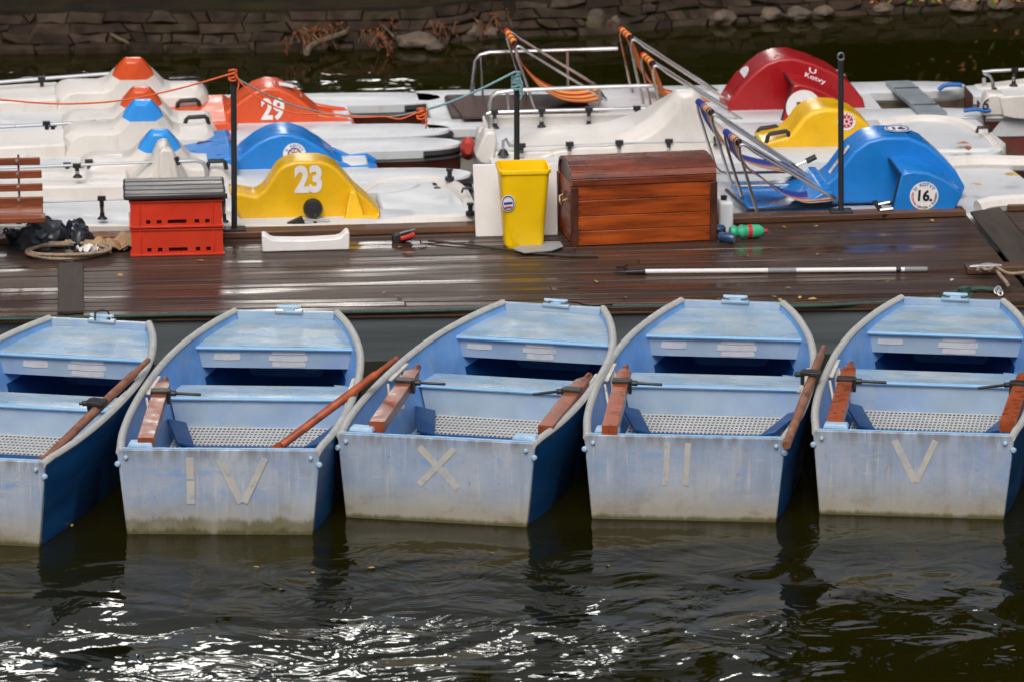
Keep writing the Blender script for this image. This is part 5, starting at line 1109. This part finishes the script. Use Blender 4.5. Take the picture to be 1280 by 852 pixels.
def rope(label, name, pts, r, m, cat='rope', knots=()):
    t = thing(name, label, cat, pts[0]); k = MB(); k.tube(curve(pts, 8), r, 8); k.build('line', m, t, smooth=True)
    for c in knots:
        q = MB(); c = Vector(c)
        for j in range(4):
            n_ = 12; q.tube([c + Vector((.028 * math.cos(a), .028 * math.sin(a), -.03 + .018 * j + .012 * math.sin(a + j))) for a in [2 * math.pi * i / n_ for i in range(n_)]], r * 1.15, 6, closed=True)
        q.tube(curve([c + Vector((.02, -.02, 0)), c + Vector((.04, -.03, -.05)), c + Vector((.03, -.03, -.11))], 4), r, 6)
        q.build('knot', m, t, smooth=True)
    return t
rope('thin orange rope hanging from the left picture edge to a dark post', 'mooring_rope', [aty(*p, YP) for p in ((-60, 122), (0, 125), (50, 129), (90, 130), (150, 126), (220, 112), (291, 92))], .0062, M['ropeorange'], knots=[aty(291, 93, YP + .02)])
rope('grey rope sagging from the left post across orange boat 29', 'mooring_rope', [aty(*p, YP) for p in ((292, 96), (330, 117), (370, 133), (410, 142), (440, 145), (490, 146), (530, 138))], .0068, M['ropegrey'])
rope('orange rope doubled along the sagging grey rope to its knot', 'mooring_rope', [aty(*p, YP - .02) for p in ((292, 92), (316, 118), (360, 140), (410, 143), (446, 147), (480, 146), (500, 149), (522, 141), (534, 138), (529, 150), (528, 156))], .0058, M['ropeorange'], knots=[aty(526, 141, YP - .02)])
rope('teal rope rising to the knot on the middle post', 'mooring_rope', [aty(*p, YP) for p in ((530, 138), (560, 129), (600, 112), (644, 90))], .0085, M['ropeteal'], knots=[aty(645, 96, YP + .05), aty(645, 104, YP + .05)])
# green rope along the front edge of the dock
rope('dark green rope running along the front edge of the dock', 'edge_rope', [atz(x, y, ZD - .005) + Vector((0, -.02, 0)) for x, y in ((-40, 398), (60, 397), (200, 393), (280, 392), (420, 389.5), (560, 387), (760, 381.5), (985, 382), (1100, 377), (1175, 371), (1215, 367))], .012, M['ropegreen'])
rope('green rope bunched at the bow cleat of boat V', 'mooring_rope', [atz(x, y, ZD + .02) for x, y in ((1176, 370), (1200, 364), (1225, 361), (1240, 362), (1247, 362))], .016, M['ropegreen'], knots=[atz(1205, 366, ZD + .04)])
k = MB(); 
for px, py in ((1246, 364), (1250, 366), (1248, 362)): k.tube([atz(px, py, ZD + .03) + Vector((.018 * math.cos(a), .01 * math.sin(a), .018 * math.sin(a))) for a in [2 * math.pi * i / 10 for i in range(10)]], .007, 6, closed=True)
solo(k, 'rope_shackle', M['steel'], 'small steel shackle at the end of the green rope', 'shackle', smooth=True)

def bow(b_, p): return RM[BOATS[b_].name] @ sk(p)
a_ = bow(2, (.02, 2.80, .612)); e_ = atz(768, 380, ZD)
rope('thin black line tied from the bow cleat of boat X to the dock edge', 'mooring_rope', [a_ + Vector((-.05, 0, .0)), a_, a_ + Vector((.12, .01, -.012)), a_.lerp(e_, .6) + Vector((0, 0, -.02)), e_], .0045, M['black'])
a_ = bow(0, (.02, 2.80, .605)); rope('black rope loop round the bow cleat of the leftmost boat', 'mooring_rope', [a_ + Vector((-.045, -.02, -.005)), a_ + Vector((-.04, 0, .035)), a_ + Vector((0, .0, .05)), a_ + Vector((.04, 0, .035)), a_ + Vector((.045, -.02, -.005)), a_ + Vector((.06, .1, -.05))], .006, M['black'])
# ------------------------------------------------------------------ things on the dock
# bench
bx1 = aty(52, 300, 30.55).x; t = thing('park_bench', 'wooden slat bench with dark iron legs at the left end of the dock', 'bench', (-1.1, 30.5, ZD))
def slat(px_r, py0, py1, y, d=.035):
    a, b_ = aty(px_r, py0, y), aty(px_r, py1, y); k = MB(); k.box(((a.x - 1.9) / 2, y, (a.z + b_.z) / 2), (a.x + 1.9, d, a.z - b_.z)); k.build('back_slat', M['bench'], t, bevel=.007)
    q = MB(); c = aty(21 + (py0 - 197) * .05, (py0 + py1) / 2, y - d / 2); q.lathe(c, [(.012, 0), (.010, .006), (0, .008)], 10, (0, -1, 0)); q.build('bolt', M['alu'], t, smooth=True)
for pr, p0, p1, y in ((50, 197, 206, 30.86), (52, 213, 222.5, 30.83), (53, 229.5, 238.5, 30.80), (54, 246, 255, 30.77)): slat(pr, p0, p1, y)
z0 = aty(54, 271, 30.5).z
for y, z, pr in ((30.70, z0 + .012, 54), (30.57, z0 + .008, 54), (30.46, z0, 57)):
    k = MB(); xr_ = aty(pr, 270, y).x; k.box(((xr_ - 1.9) / 2, y, z), (xr_ + 1.9, .115, .042), Matrix.Rotation(R(3), 3, 'X')); k.build('seat_slat', M['bench'], t, bevel=.008)
for xx in (aty(25, 300, 30.6).x, -1.5):
    k = MB(); k.bar((xx, 30.795, z0 - .02), (xx, 30.905, z0 + .345), .04, .014, up=(1, 0, 0)); k.bar((xx, 30.44, z0 - .03), (xx, 30.74, z0 - .02), .035, .012)
    k.bar((xx, 30.5, ZD), (xx, 30.5, z0 - .03), .035, .035); k.bar((xx, 30.72, ZD), (xx, 30.72, z0 - .03), .03, .03); k.build('iron_leg', M['blackmetal'], t, bevel=.003)

# crates
def crate(label, x0, x1, y0, dp, z0, h):
    t = thing('plastic_crate', label, 'crate', ((x0 + x1) / 2, y0 + dp / 2, z0), 0, 'red bottle crates stacked on the dock'); k = MB(); W_ = x1 - x0; th = .012
    us = [(.17, .215), (.285, .335), (.405, .61), (.70, .75), (.815, .865)]; hz0, hz1 = .14 * h, .28 * h
    hl = [(x0 + a * W_, x0 + b_ * W_, z0 + hz0, z0 + hz1) for a, b_ in us]
    holes_panel(k, lambda u, w, d: Vector((u, y0 + d, w)), x0, x1, z0 + .012, z0 + h - .012, hl, 0, th)
    holes_panel(k, lambda u, w, d: Vector((u, y0 + dp - d, w)), x0, x1, z0 + .012, z0 + h - .012, [hl[2]], 0, th)
    for xx, s_ in ((x0, 1), (x1, -1)): k.box((xx + s_ * th / 2, y0 + dp / 2, z0 + h / 2), (th, dp - 2 * th - .004, h - .024))
    k.box(((x0 + x1) / 2, y0 + dp / 2, z0 + .018), (W_ - 2 * th - .004, dp - 2 * th - .004, .012)); k.build('body', M['crate'], t)
    r_ = MB()
    for zz in (z0 + .006, z0 + h - .010):
        r_.box(((x0 + x1) / 2, y0 - .002, zz), (W_ + .012, .016, .014)); r_.box(((x0 + x1) / 2, y0 + dp + .002, zz), (W_ + .012, .016, .014))
        for xx in (x0 - .002, x1 + .002): r_.box((xx, y0 + dp / 2, zz + .0005), (.016, dp + .018, .014))
    for u in (.10, .90): r_.box((x0 + u * W_, y0 - .003, z0 + h / 2), (.012, .006, h - .03))
    r_.build('rim', M['crate'], t, bevel=.002, bseg=1)
    return t
ca = aty(165, 320, 30.54); cb_ = aty(279, 320, 30.54)
crate('lower red plastic crate standing on the wet dock', ca.x, cb_.x, 30.54, .42, ZD + .003, .195)
crate('upper red plastic crate under the dark ribbed lid', aty(163.5, 280, 30.53).x, aty(277.5, 280, 30.53).x, 30.53, .42, ZD + .203, .195)
k = MB()
x0, x1 = aty(154, 240, 30.5).x, aty(282, 240, 30.5).x; zl = ZD + .402
for i in range(4): k.box(((x0 + x1) / 2 + .003 * (i % 2), 30.555 + i * .125, zl + .026), (x1 - x0, .118, .046))
solo(k, 'crate_lid', M['lidboard'], 'dark grey ribbed board lid lying on the red crates', 'lid', bevel=.016)

# bin
cx = (aty(629.5, 307, 30.45).x + aty(684, 307, 30.45).x) / 2
t = thing('waste_bin', 'yellow plastic bin with round sticker in front of the white board', 'bin', (cx, 30.62, ZD)); zt0 = aty(658, 214, 30.45).z
def rr(w, d, z, n=6, rad=.045):
    out = []
    for sx_, sy_, a0 in ((1, 1, 0), (-1, 1, 90), (-1, -1, 180), (1, -1, 270)):
        for i in range(n): a = R(a0 + 90 * i / (n - 1)); out.append(Vector((cx + sx_ * (w / 2 - rad) + rad * math.cos(a), 30.62 + sy_ * (d / 2 - rad) + rad * math.sin(a), z)))
    return out
h_ = zt0 - ZD
k = MB(); k.loft([rr(.25, .22, ZD + .002), rr(.262, .23, ZD + .02), rr(.342, .303, zt0 - .03), rr(.350, .310, zt0), rr(.338, .298, zt0 - .001), rr(.330, .290, zt0 - .04), rr(.27, .23, ZD + .02)]); k.build('body', M['bin'], t, smooth=True)
k = MB(); k.loft([rr(.352, .312, zt0 - .030), rr(.362, .322, zt0 - .028), rr(.368, .328, zt0 - .003), rr(.362, .322, zt0 + .003), rr(.352, .312, zt0 + .002), rr(.351, .311, zt0 - .030)], caps=False); k.build('rim', M['bin'], t, smooth=True)
em = MB(); c = aty(635, 254, 30.62 - .142); f = facing(c + Vector((0, -.008, 0)), uz=(0, -.06, 1)); disc(em, f, .048, sy=1.25); f2 = lambda x, y: f(x, y) + Vector((0, -.003, 0))
disc(em, f2, .043, r0=.037, mi=1, sy=1.25)
em.add([f2(-.03, -.012), f2(.03, -.006), f2(.03, .010), f2(-.03, .006)], [(0, 1, 2, 3)], 1); em.add([f2(-.022, -.040), f2(.022, -.034), f2(.026, -.020), f2(-.026, -.026)], [(0, 1, 2, 3)], 2); em.build('round_sticker', [M['sticker'], M['inkblue'], M['inkred']], t)
# white panel
k = MB(); a0, a1 = aty(594.5, 302, 30.90), aty(697, 300, 30.90); zt1 = aty(640, 205, 31.0).z
k.add([(a0.x, 30.88, ZD), (a1.x, 30.88, ZD), (a1.x, 30.985, zt1), (a0.x - .01, 30.985, zt1), (a0.x, 30.91, ZD), (a1.x, 30.91, ZD), (a1.x, 31.015, zt1), (a0.x - .01, 31.015, zt1)], [(0, 1, 2, 3), (7, 6, 5, 4), (0, 4, 5, 1), (1, 5, 6, 2), (2, 6, 7, 3), (3, 7, 4, 0)])
solo(k, 'insulation_board', M['panel'], 'plain white board leaning upright behind the yellow bin', 'board', bevel=.004)

# chest
fl_, fr_ = atz(716, 309, ZD), atz(893, 301, ZD); ang = math.atan2(fr_.y - fl_.y, fr_.x - fl_.x); CW = (fr_ - fl_).length
t = thing('wooden_chest', 'varnished brown wooden chest with domed lid on the dock', 'chest', fl_, ang); CM = RM[t.name]
CD, CHH = .50, .425
def cl_(p): return CM @ Vector(p)
k = MB(); rot = CM.to_3x3()
nb = 4; bz = [.0, .105, .21, .322, CHH]
for i in range(nb):
    k.box(cl_((CW / 2, .014, (bz[i] + bz[i + 1]) / 2 + .004)), (CW - .06, .028, bz[i + 1] - bz[i] - .0025), rot)
    for xx in (.014, CW - .014): k.box(cl_((xx, CD / 2, (bz[i] + bz[i + 1]) / 2 + .004)), (.026, CD - .06, bz[i + 1] - bz[i] - .0025), rot)
    k.box(cl_((CW / 2, CD - .014, (bz[i] + bz[i + 1]) / 2 + .004)), (CW - .06, .028, bz[i + 1] - bz[i] - .0025), rot)
k.build('body_planks', M['chest'], t, bevel=.004)
k = MB()
for xx in (.010, CW - .010):
    for yy in (.010, CD - .010): k.box(cl_((xx, yy, CHH / 2)), (.05, .05, CHH), rot)
k.box(cl_((CW / 2, CD / 2, .02)), (CW - .06, CD - .06, .03), rot); k.box(cl_((CW / 2, CD / 2, CHH - .02)), (CW - .062, CD - .062, .03), rot)
k.build('corner_posts', M['chestdark'], t, bevel=.004)
k = MB(); nseg = 7; hl_ = .095; prof = []
for i in range(nseg + 1):
    a = math.pi * (1 - i / nseg); prof.append((CD / 2 + (CD / 2 + .008) * math.cos(a) * (1 if abs(math.cos(a)) < .99 else 1), CHH + .055 + hl_ * math.sin(a) ** .8))
prof = [(-.008, CHH + .003)] + prof + [(CD + .008, CHH + .003)]
for i in range(len(prof) - 1):
    (y0, z0_), (y1, z1_) = prof[i], prof[i + 1]
    dv = Vector((y1 - y0, z1_ - z0_)); n2 = Vector((dv.y, -dv.x)).normalized() * .022; g_ = dv.normalized() * .0022
    pl4 = [(y0 + g_.x, z0_ + g_.y), (y1 - g_.x, z1_ - g_.y), (y1 - g_.x + n2.x, z1_ - g_.y + n2.y), (y0 + g_.x + n2.x, z0_ + g_.y + n2.y)]
    k.prism([cl_((-.008, y, z)) for y, z in pl4], rot @ Vector((CW + .016, 0, 0)), 0)
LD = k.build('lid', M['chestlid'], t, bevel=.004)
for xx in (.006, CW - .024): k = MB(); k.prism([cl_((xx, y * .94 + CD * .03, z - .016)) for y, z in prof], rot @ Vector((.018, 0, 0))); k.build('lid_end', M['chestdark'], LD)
k = MB(); c = [cl_((-.006, .14, .31)), cl_((-.04, .14, .30)), cl_((-.045, .17, .262)), cl_((-.045, .25, .262)), cl_((-.04, .28, .30)), cl_((-.006, .28, .31))]; k.tube(c, .008, 7); k.box(cl_((-.010, .14, .315)), (.012, .03, .05), rot); k.box(cl_((-.010, .28, .315)), (.012, .03, .05), rot); k.build('side_handle', M['brass'], t, smooth=True)
k = MB()
for xx, zz in ((.05, .30), (.05, .25), (.05, .36), (CW - .05, .40), (CW - .05, .30), (CW - .05, .2), (.05, .12), (.05, .05), (CW - .05, .06)): k.lathe(cl_((xx, -.001, zz)), [(.006, 0), (.005, .003), (0, .004)], 8, rot @ Vector((0, -1, 0)))
k.build('nail_heads', M['iron'], t)

# canister, cans, bottle
c = aty(906, 292, 30.86); t = thing('plastic_canister', 'milky white plastic canister beside the chest', 'canister', (c.x, 30.86, ZD)); k = MB(); zt2 = aty(906, 250, 30.86).z
k.box((c.x, 30.86, (ZD + zt2) / 2), (.105, .14, zt2 - ZD)); k.build('body', M['canister'], t, bevel=.022, bseg=3); k = MB(); k.lathe((c.x - .01, 30.86, zt2), [(.022, 0), (.022, .03), (0, .032)], 12); k.build('cap', M['black'], t, smooth=True)
def can(label, a, b_, r):
    a, b_ = Vector(a), Vector(b_); t = thing('drink_can', label, 'can', a, 0, 'empty cans beside the chest'); L_ = (b_ - a).length; k = MB(); k.lathe(a, [(0, 0), (r * .8, 0), (r, .012), (r, L_ - .012), (r * .86, L_)], 18, b_ - a); k.build('body', M['canblue'], t, smooth=True)
    k = MB(); k.lathe(b_, [(r * .86, .001), (r * .84, -.006), (0, -.006)], 18, b_ - a); k.tube([b_ + Vector((0, 0, 0)) + q for q in []] or [a, a + Vector((0, 0, .001))], .001, 4); k.build('end', M['alu'], t, smooth=True)
can('crushed blue can lying nearest the chest', atz(899, 296, ZD + .045), atz(918, 298.5, ZD + .042), .036)
can('blue can mostly hidden behind the front can', atz(896, 290, ZD + .05) + Vector((0, .05, 0)), atz(906, 289, ZD + .05) + Vector((0, .06, 0)), .033)
a, b_ = atz(912, 290, ZD + .055), atz(957, 289, ZD + .045); d = b_ - a; t = thing('plastic_bottle', 'crumpled green plastic bottle lying right of the chest', 'bottle', a); k = MB(); k.lathe(a, [(0, 0), (.035, .004), (.048, .03), (.034, .06), (.05, .09), (.042, .12), (.05, .15), (.048, .21), (.028, .245), (.014, .255)], 14, d); k.build('body', M['green'], t, smooth=True)
k = MB(); k.lathe(a + d.normalized() * .128, [(.0505, 0), (.0505, .028)], 14, d); k.build('label_band', M['inkred'], t, smooth=True)
k = MB(); k.lathe(a + d.normalized() * .252, [(.016, 0), (.016, .02), (0, .021)], 10, d); k.build('cap', M['redplastic'], t, smooth=True)

# foam piece
k = MB(); a = atz(328, 316, ZD); b_ = atz(437, 313, ZD); W_ = b_.x - a.x; P = [(0, 0)]
P = [(0, 0), (W_, 0), (W_, .125), (W_ - .025, .125), (W_ - .06, .088)] + [(W_ * (.85 - .7 * i / 6), .080 - .006 * math.sin(math.pi * i / 6)) for i in range(7)] + [(.06, .088), (.025, .118), (0, .118)]
k.prism([(a.x + u, a.y + (b_.y - a.y) * u / W_, ZD + .003 + w) for u, w in P], (0, .13, 0)); solo(k, 'foam_block', M['foam'], 'white foam packing piece with a hollow top on the dock', 'foam', bevel=.008)
# brush
c = atz(505, 304, ZD); t = thing('hand_brush', 'black and red hand brush lying on the wet dock', 'brush', c); rz_ = Matrix.Rotation(R(14), 3, 'Z')
k = MB(); k.box(c + Vector((-.015, .04, .035)), (.15, .06, .07), Matrix.Rotation(R(12), 3, 'Y').inverted() @ rz_, taper=.8); k.build('bristles', M['black'], t, bevel=.01)
k = MB(); k.box(c + Vector((.025, .0, .045)), (.11, .035, .03), Matrix.Rotation(R(12), 3, 'Y').inverted() @ rz_); k.build('handle', M['redplastic'], t, bevel=.008)
k = MB(); k.bar(c + Vector((-.03, -.02, .075)), c + Vector((.08, .01, .095)), .01, .006); k.build('trim', M['alu'], t)
# grey sheet, stick, paddle
k = MB(); q = [atz(*p, ZD + .02) for p in ((641, 312), (662, 303), (700, 303), (704, 309), (690, 314), (655, 317))]; k.prism(q, (0, 0, .006)); solo(k, 'grey_sheet', M['slate'], 'flat grey plastic sheet on the dock by the yellow bin', 'sheet')
k = MB(); k.tube([atz(535, 301, ZD + .012), atz(600, 308, ZD + .014), atz(660, 316, ZD + .014), atz(712, 320, ZD + .016), atz(748, 320, ZD + .016)], [.008, .009, .010, .013, .015], 8); solo(k, 'wooden_stick', M['coverwood'], 'long thin brown stick lying from the brush to the chest', 'stick', smooth=True)
# boat hook
t = thing('boat_hook', 'white telescopic boat hook pole lying on the dock', 'boat hook', atz(960, 339, ZD)); zq = ZD + .020
A = lambda px, py: atz(px, py, zq)
k = MB(); k.tube([A(806, 339.5), A(1120, 337)], .0165, 12); k.tube([A(1126, 337), A(1131, 337)], .0165, 12); k.build('pole', M['polewhite'], t, smooth=True)
k = MB(); k.tube([A(960, 338.4), A(995, 338.1)], .0185, 12); k.tube([A(1131, 337), A(1159, 336.7)], .0185, 12); k.build('grip', M['polegrey'], t, smooth=True)
k = MB(); k.tube([A(783, 340.2), A(795, 340), A(806, 339.6)], [.014, .019, .021], 10); k.tube([A(785, 340.2), A(774, 340.3), A(767, 340.8)], [.012, .009, .004], 8); k.tube(curve([A(786, 339), A(782, 335), A(776, 333.5), A(771, 334.5)], 4), .007, 7); k.tube([A(779, 334), A(784, 331.5)], .007, 7); k.tube([A(1120, 337), A(1126, 337)], .020, 12); k.build('hook_head', M['black'], t, smooth=True)
# dock cleat with rope
c0, c1 = atz(1208, 342, ZD), atz(1300, 340, ZD); t = thing('dock_cleat', 'silver cleat on a brown timber block at the right of the dock', 'cleat', c0)
k = MB(); k.bar(c0 + Vector((0, .03, .025)), c1 + Vector((0, .03, .025)), .14, .05); k.build('timber_block', M['kerbwood'], t, bevel=.006)
a, b_ = atz(1212, 333.5, ZD + .09), atz(1252, 332, ZD + .09); k = MB(); k.tube([a, a + (b_ - a) * .2, a + (b_ - a) * .8, b_], [.009, .014, .014, .009], 8)
for q in (.35, .65): p_ = a + (b_ - a) * q; k.tube([p_, Vector((p_.x, p_.y, ZD + .05))], .012, 8)
k.build('horn', M['alu'], t, smooth=True)
rope('beige rope wound on the silver dock cleat at right', 'cleat_rope', [atz(*p, ZD + .085) for p in ((1222, 337), (1230, 331), (1240, 335), (1232, 337), (1226, 332), (1240, 331), (1252, 338), (1262, 342), (1280, 341), (1310, 338))], .011, M['rope'])
rope('short beige rope end hanging in front of the dock cleat block', 'cleat_rope', [atz(*p, ZD + .06) for p in ((1246, 337), (1250, 344), (1256, 351), (1260, 356))], .013, M['rope'])
# black film, rope coil, paper under bench
def crumple(c, r, seed, amp=.35, sub=4):
    bm = bmesh.new(); bmesh.ops.create_icosphere(bm, subdivisions=sub, radius=1)
    for v in bm.verts:
        p = v.co.copy(); d = 1 + amp * noise.noise(p * 1.6 + Vector((seed, 0, 0))) + amp * .7 * abs(noise.noise(p * 4 + Vector((0, seed, 0))))
        v.co = Vector((p.x * r[0], p.y * r[1], max(p.z, -.15) * r[2])) * d + Vector(c)
    k = MB(); bm.verts.ensure_lookup_table(); k.add([v.co.copy() for v in bm.verts], [tuple(v.index for v in f_.verts) for f_ in bm.faces]); bm.free(); return k
solo(crumple(atz(52, 304, ZD + .02), (.22, .12, .15), 3.3), 'plastic_bag', M['plastic_black'], 'large crumpled black plastic bag under the bench end', 'bag', smooth=True, angle=25)
solo(crumple(atz(97, 304, ZD + .02), (.10, .10, .15), 8.1), 'plastic_bag', M['plastic_black'], 'smaller pointed heap of black plastic beside the brown paper', 'bag', smooth=True, angle=25)
k = MB(); rn = random.Random(2); P = []; cR = atz(84, 319, ZD)
for i in range(90):
    a = i / 90 * 2 * math.pi * 3.3; r_ = .27 + .03 * math.sin(a * .7 + 1); P.append(cR + Vector((r_ * math.cos(a) + .02 * math.sin(i * .5), .17 * math.sin(a) + .015 * math.sin(a * 1.3), .014 + .012 * (i // 27) + .01 * abs(math.sin(a * .6)))))
k.tube(P, .012, 7); solo(k, 'rope_coil', M['rope'], 'coil of beige rope lying on the dock in front of the black plastic', 'rope', smooth=True)
def sheet(px, py, w, d, seed, h=.07):
    c = atz(px, py, ZD); n = 14; k = MB(); vs = []
    for i in range(n + 1):
        for j in range(n + 1):
            u, v = i / n - .5, j / n - .5; vs.append(c + Vector((u * w + .02 * noise.noise((u * 5, v * 5, seed)), v * d, .012 + h * abs(noise.noise((u * 4 + seed, v * 3, 0))) + .02 * abs(noise.noise((u * 11, v * 9, seed))))))
    fs = [(i * (n + 1) + j, (i + 1) * (n + 1) + j, (i + 1) * (n + 1) + j + 1, i * (n + 1) + j + 1) for i in range(n) for j in range(n)]
    k.add(vs, fs); return k
o = solo(sheet(136, 311, .36, .26, 4.2, .12), 'brown_paper', M['card'], 'crumpled brown packing paper left of the red crates', 'paper', smooth=True, angle=25); o.modifiers.new('thick', 'SOLIDIFY').thickness = .003
o = solo(sheet(110, 317, .14, .14, 9.2, .08), 'white_wrapper', M['foam'], 'small crumpled pale wrapper inside the rope coil', 'wrapper', smooth=True, angle=25); o.modifiers.new('thick', 'SOLIDIFY').thickness = .002

# fallen leaves
leafp = MB(); leafp.add([(-.03, 0, 0), (-.01, -.016, .004), (.012, -.013, .006), (.034, 0, .002), (.012, .014, .008), (-.01, .015, .003)], [(0, 1, 2, 3, 4, 5)])
def leaf(p, s_, rz, m, label, grp):
    o = MB(); o.v = [v.copy() for v in leafp.v]; o.f = [list(f_) for f_ in leafp.f]; o.m = [0]
    q = o.build('fallen_leaf', m); q.location = p; q.scale = (s_, s_, s_); q.rotation_euler = (R(random.uniform(-12, 12)), R(random.uniform(-12, 12)), rz); return tag(q, label, 'leaf', grp)
random.seed(31)
DL = [(480, 366), (499, 371), (500, 309), (510, 317), (528, 307), (1022, 318), (1050, 325), (932, 320), (967, 371), (975, 375), (1000, 372), (985, 360), (1015, 374), (1236, 276), (1256, 294), (1262, 293), (980, 284), (1020, 283), (880, 338), (745, 352), (420, 310), (250, 326), (150, 344), (600, 371), (1110, 352), (1190, 350), (780, 372), (1165, 276)]
for i, (x, y) in enumerate(DL):
    leaf(atz(x, y, ZD + .008), random.uniform(.5, 1.0) if i not in (3, 4) else 1.4, random.uniform(0, 6.28), random.choice((M['leafy'], M['leafy'], M['tape'])) if i not in (2, 3, 4) else M['leafo'], 'small yellowed leaf scrap lying on the wet dock planks', 'leaf scraps on the dock')
for x, y, s_ in ((321, 708, 1.0), (391, 715, 1.1), (464, 709, 1.2), (36, 781, .8), (90, 656, 1.0), (353, 736, 1.3), (1265, 812, 1.0), (760, 706, .7), (615, 690, .7)): leaf(atz(x, y, .004), s_ * .6, random.uniform(0, 6.28), M['leafy'], 'small pale leaf floating on the dark water in front of the boats', 'leaves on the water')
for x, y, m, s_ in ((1203, 180, M['leafo'], 1.8), (1210, 186, M['leafo'], 1.7), (1195, 187, M['leafy'], 1.6), (1263, 219, M['leafy'], 1.9), (1220, 231, M['leafy'], 1.6), (1200, 262, M['leafo'], 1.2), (547, 236, M['bark'], 1.6), (35, 170, M['leafo'], 1.2)): leaf(atz(x, y, .455), s_, random.uniform(0, 6.28), m, 'autumn leaf lying on a white pedal boat deck', 'leaves on the pedal boats')

# ------------------------------------------------------------------ light, sky, camera
CLOUD = 100.; AZ0, AZ1, EL0, EL1 = -.6, 4.6, 13.2, 17.4
w = bpy.data.worlds.new('World'); SC.world = w; w.use_nodes = True
N, L = w.node_tree.nodes, w.node_tree.links; bg = N['Background']
sky = N.new('ShaderNodeTexSky'); sky.sky_type = 'NISHITA'; sky.sun_disc = False; sky.sun_elevation = R(50); sky.sun_rotation = R(195); sky.dust_density = 3.0; sky.air_density = 1.0; sky.ozone_density = 1.0
hs = N.new('ShaderNodeHueSaturation'); hs.inputs['Saturation'].default_value = .4
L.new(sky.outputs[0], hs.inputs['Color'])
# overcast dome: darker towards the horizon, with one bright break in the cloud low over the far bank
tc = N.new('ShaderNodeTexCoord'); sx = N.new('ShaderNodeSeparateXYZ'); L.new(tc.outputs['Generated'], sx.inputs[0])
def wm_(op, a, c=0., clamp=False):
    x = N.new('ShaderNodeMath'); x.operation = op; x.use_clamp = clamp
    for v_, i_ in ((a, 0), (c, 1)):
        if isinstance(v_, (int, float)): x.inputs[i_].default_value = v_
        else: L.new(v_, x.inputs[i_])
    return x.outputs[0]
def wr_(x, a, c, lo=0., hi=1.):
    r = N.new('ShaderNodeMapRange'); r.interpolation_type = 'SMOOTHSTEP'; r.inputs['From Min'].default_value = a; r.inputs['From Max'].default_value = c
    r.inputs['To Min'].default_value = lo; r.inputs['To Max'].default_value = hi; L.new(x, r.inputs['Value']); return r.outputs[0]
dome = wr_(sx.outputs['Z'], .05, .95, .30, 1.80)
dm = N.new('ShaderNodeVectorMath'); dm.operation = 'SCALE'; L.new(hs.outputs[0], dm.inputs[0]); L.new(dome, dm.inputs['Scale'])
nn = N.new('ShaderNodeTexNoise'); nn.inputs['Scale'].default_value = 9; nn.inputs['Detail'].default_value = 4; L.new(tc.outputs['Generated'], nn.inputs['Vector'])
wob = wm_('MULTIPLY', wm_('SUBTRACT', nn.outputs['Fac'], .5), .16)
azn = wm_('ADD', wm_('ARCTAN2', sx.outputs['X'], sx.outputs['Y']), wob); eln = wm_('ADD', wm_('ARCSINE', sx.outputs['Z']), wm_('MULTIPLY', wob, .35))
m1 = wm_('MULTIPLY', wr_(azn, R(AZ0 - 1), R(AZ0 + .5)), wr_(azn, R(AZ1 + 1), R(AZ1 - .5))); m2 = wm_('MULTIPLY', wr_(eln, R(EL0 - .8), R(EL0 + .6)), wr_(eln, R(EL1 + 1), R(EL1 - .6)))
cl_m = wm_('MULTIPLY', wm_('MULTIPLY', m1, m2), CLOUD)
cv_ = N.new('ShaderNodeVectorMath'); cv_.operation = 'SCALE'; cv_.inputs[0].default_value = (1, .97, .90); L.new(cl_m, cv_.inputs['Scale'])
cc = N.new('ShaderNodeVectorMath'); cc.operation = 'ADD'; L.new(dm.outputs[0], cc.inputs[0]); L.new(cv_.outputs[0], cc.inputs[1])
L.new(cc.outputs[0], bg.inputs['Color']); bg.inputs['Strength'].default_value = .13
sl = bpy.data.lights.new('sun', 'SUN'); sl.energy = 1.4; sl.angle = R(28); sl.color = (1, .93, .84)
so = bpy.data.objects.new('sun', sl); COL.objects.link(so)
az = R(195); el = R(50); dv = Vector((math.sin(az) * math.cos(el), math.cos(az) * math.cos(el), math.sin(el)))
so.rotation_euler = dv.to_track_quat('Z', 'Y').to_euler()
cam = bpy.data.cameras.new('camera'); co = bpy.data.objects.new('camera', cam); COL.objects.link(co)
cam.sensor_width = 36; cam.sensor_fit = 'HORIZONTAL'; cam.lens = F / IW * 36; cam.clip_end = 600; cam.clip_start = .5
co.matrix_world = Matrix(((RT[0], UP[0], -FW[0], 0), (RT[1], UP[1], -FW[1], 0), (RT[2], UP[2], -FW[2], HC), (0, 0, 0, 1)))
cam.dof.use_dof = True; cam.dof.focus_distance = 28.3; cam.dof.aperture_fstop = 3.4
SC.camera = co
SC.view_settings.view_transform = 'Standard'; SC.view_settings.look = 'None'; SC.view_settings.exposure = -0.06; SC.view_settings.gamma = 1
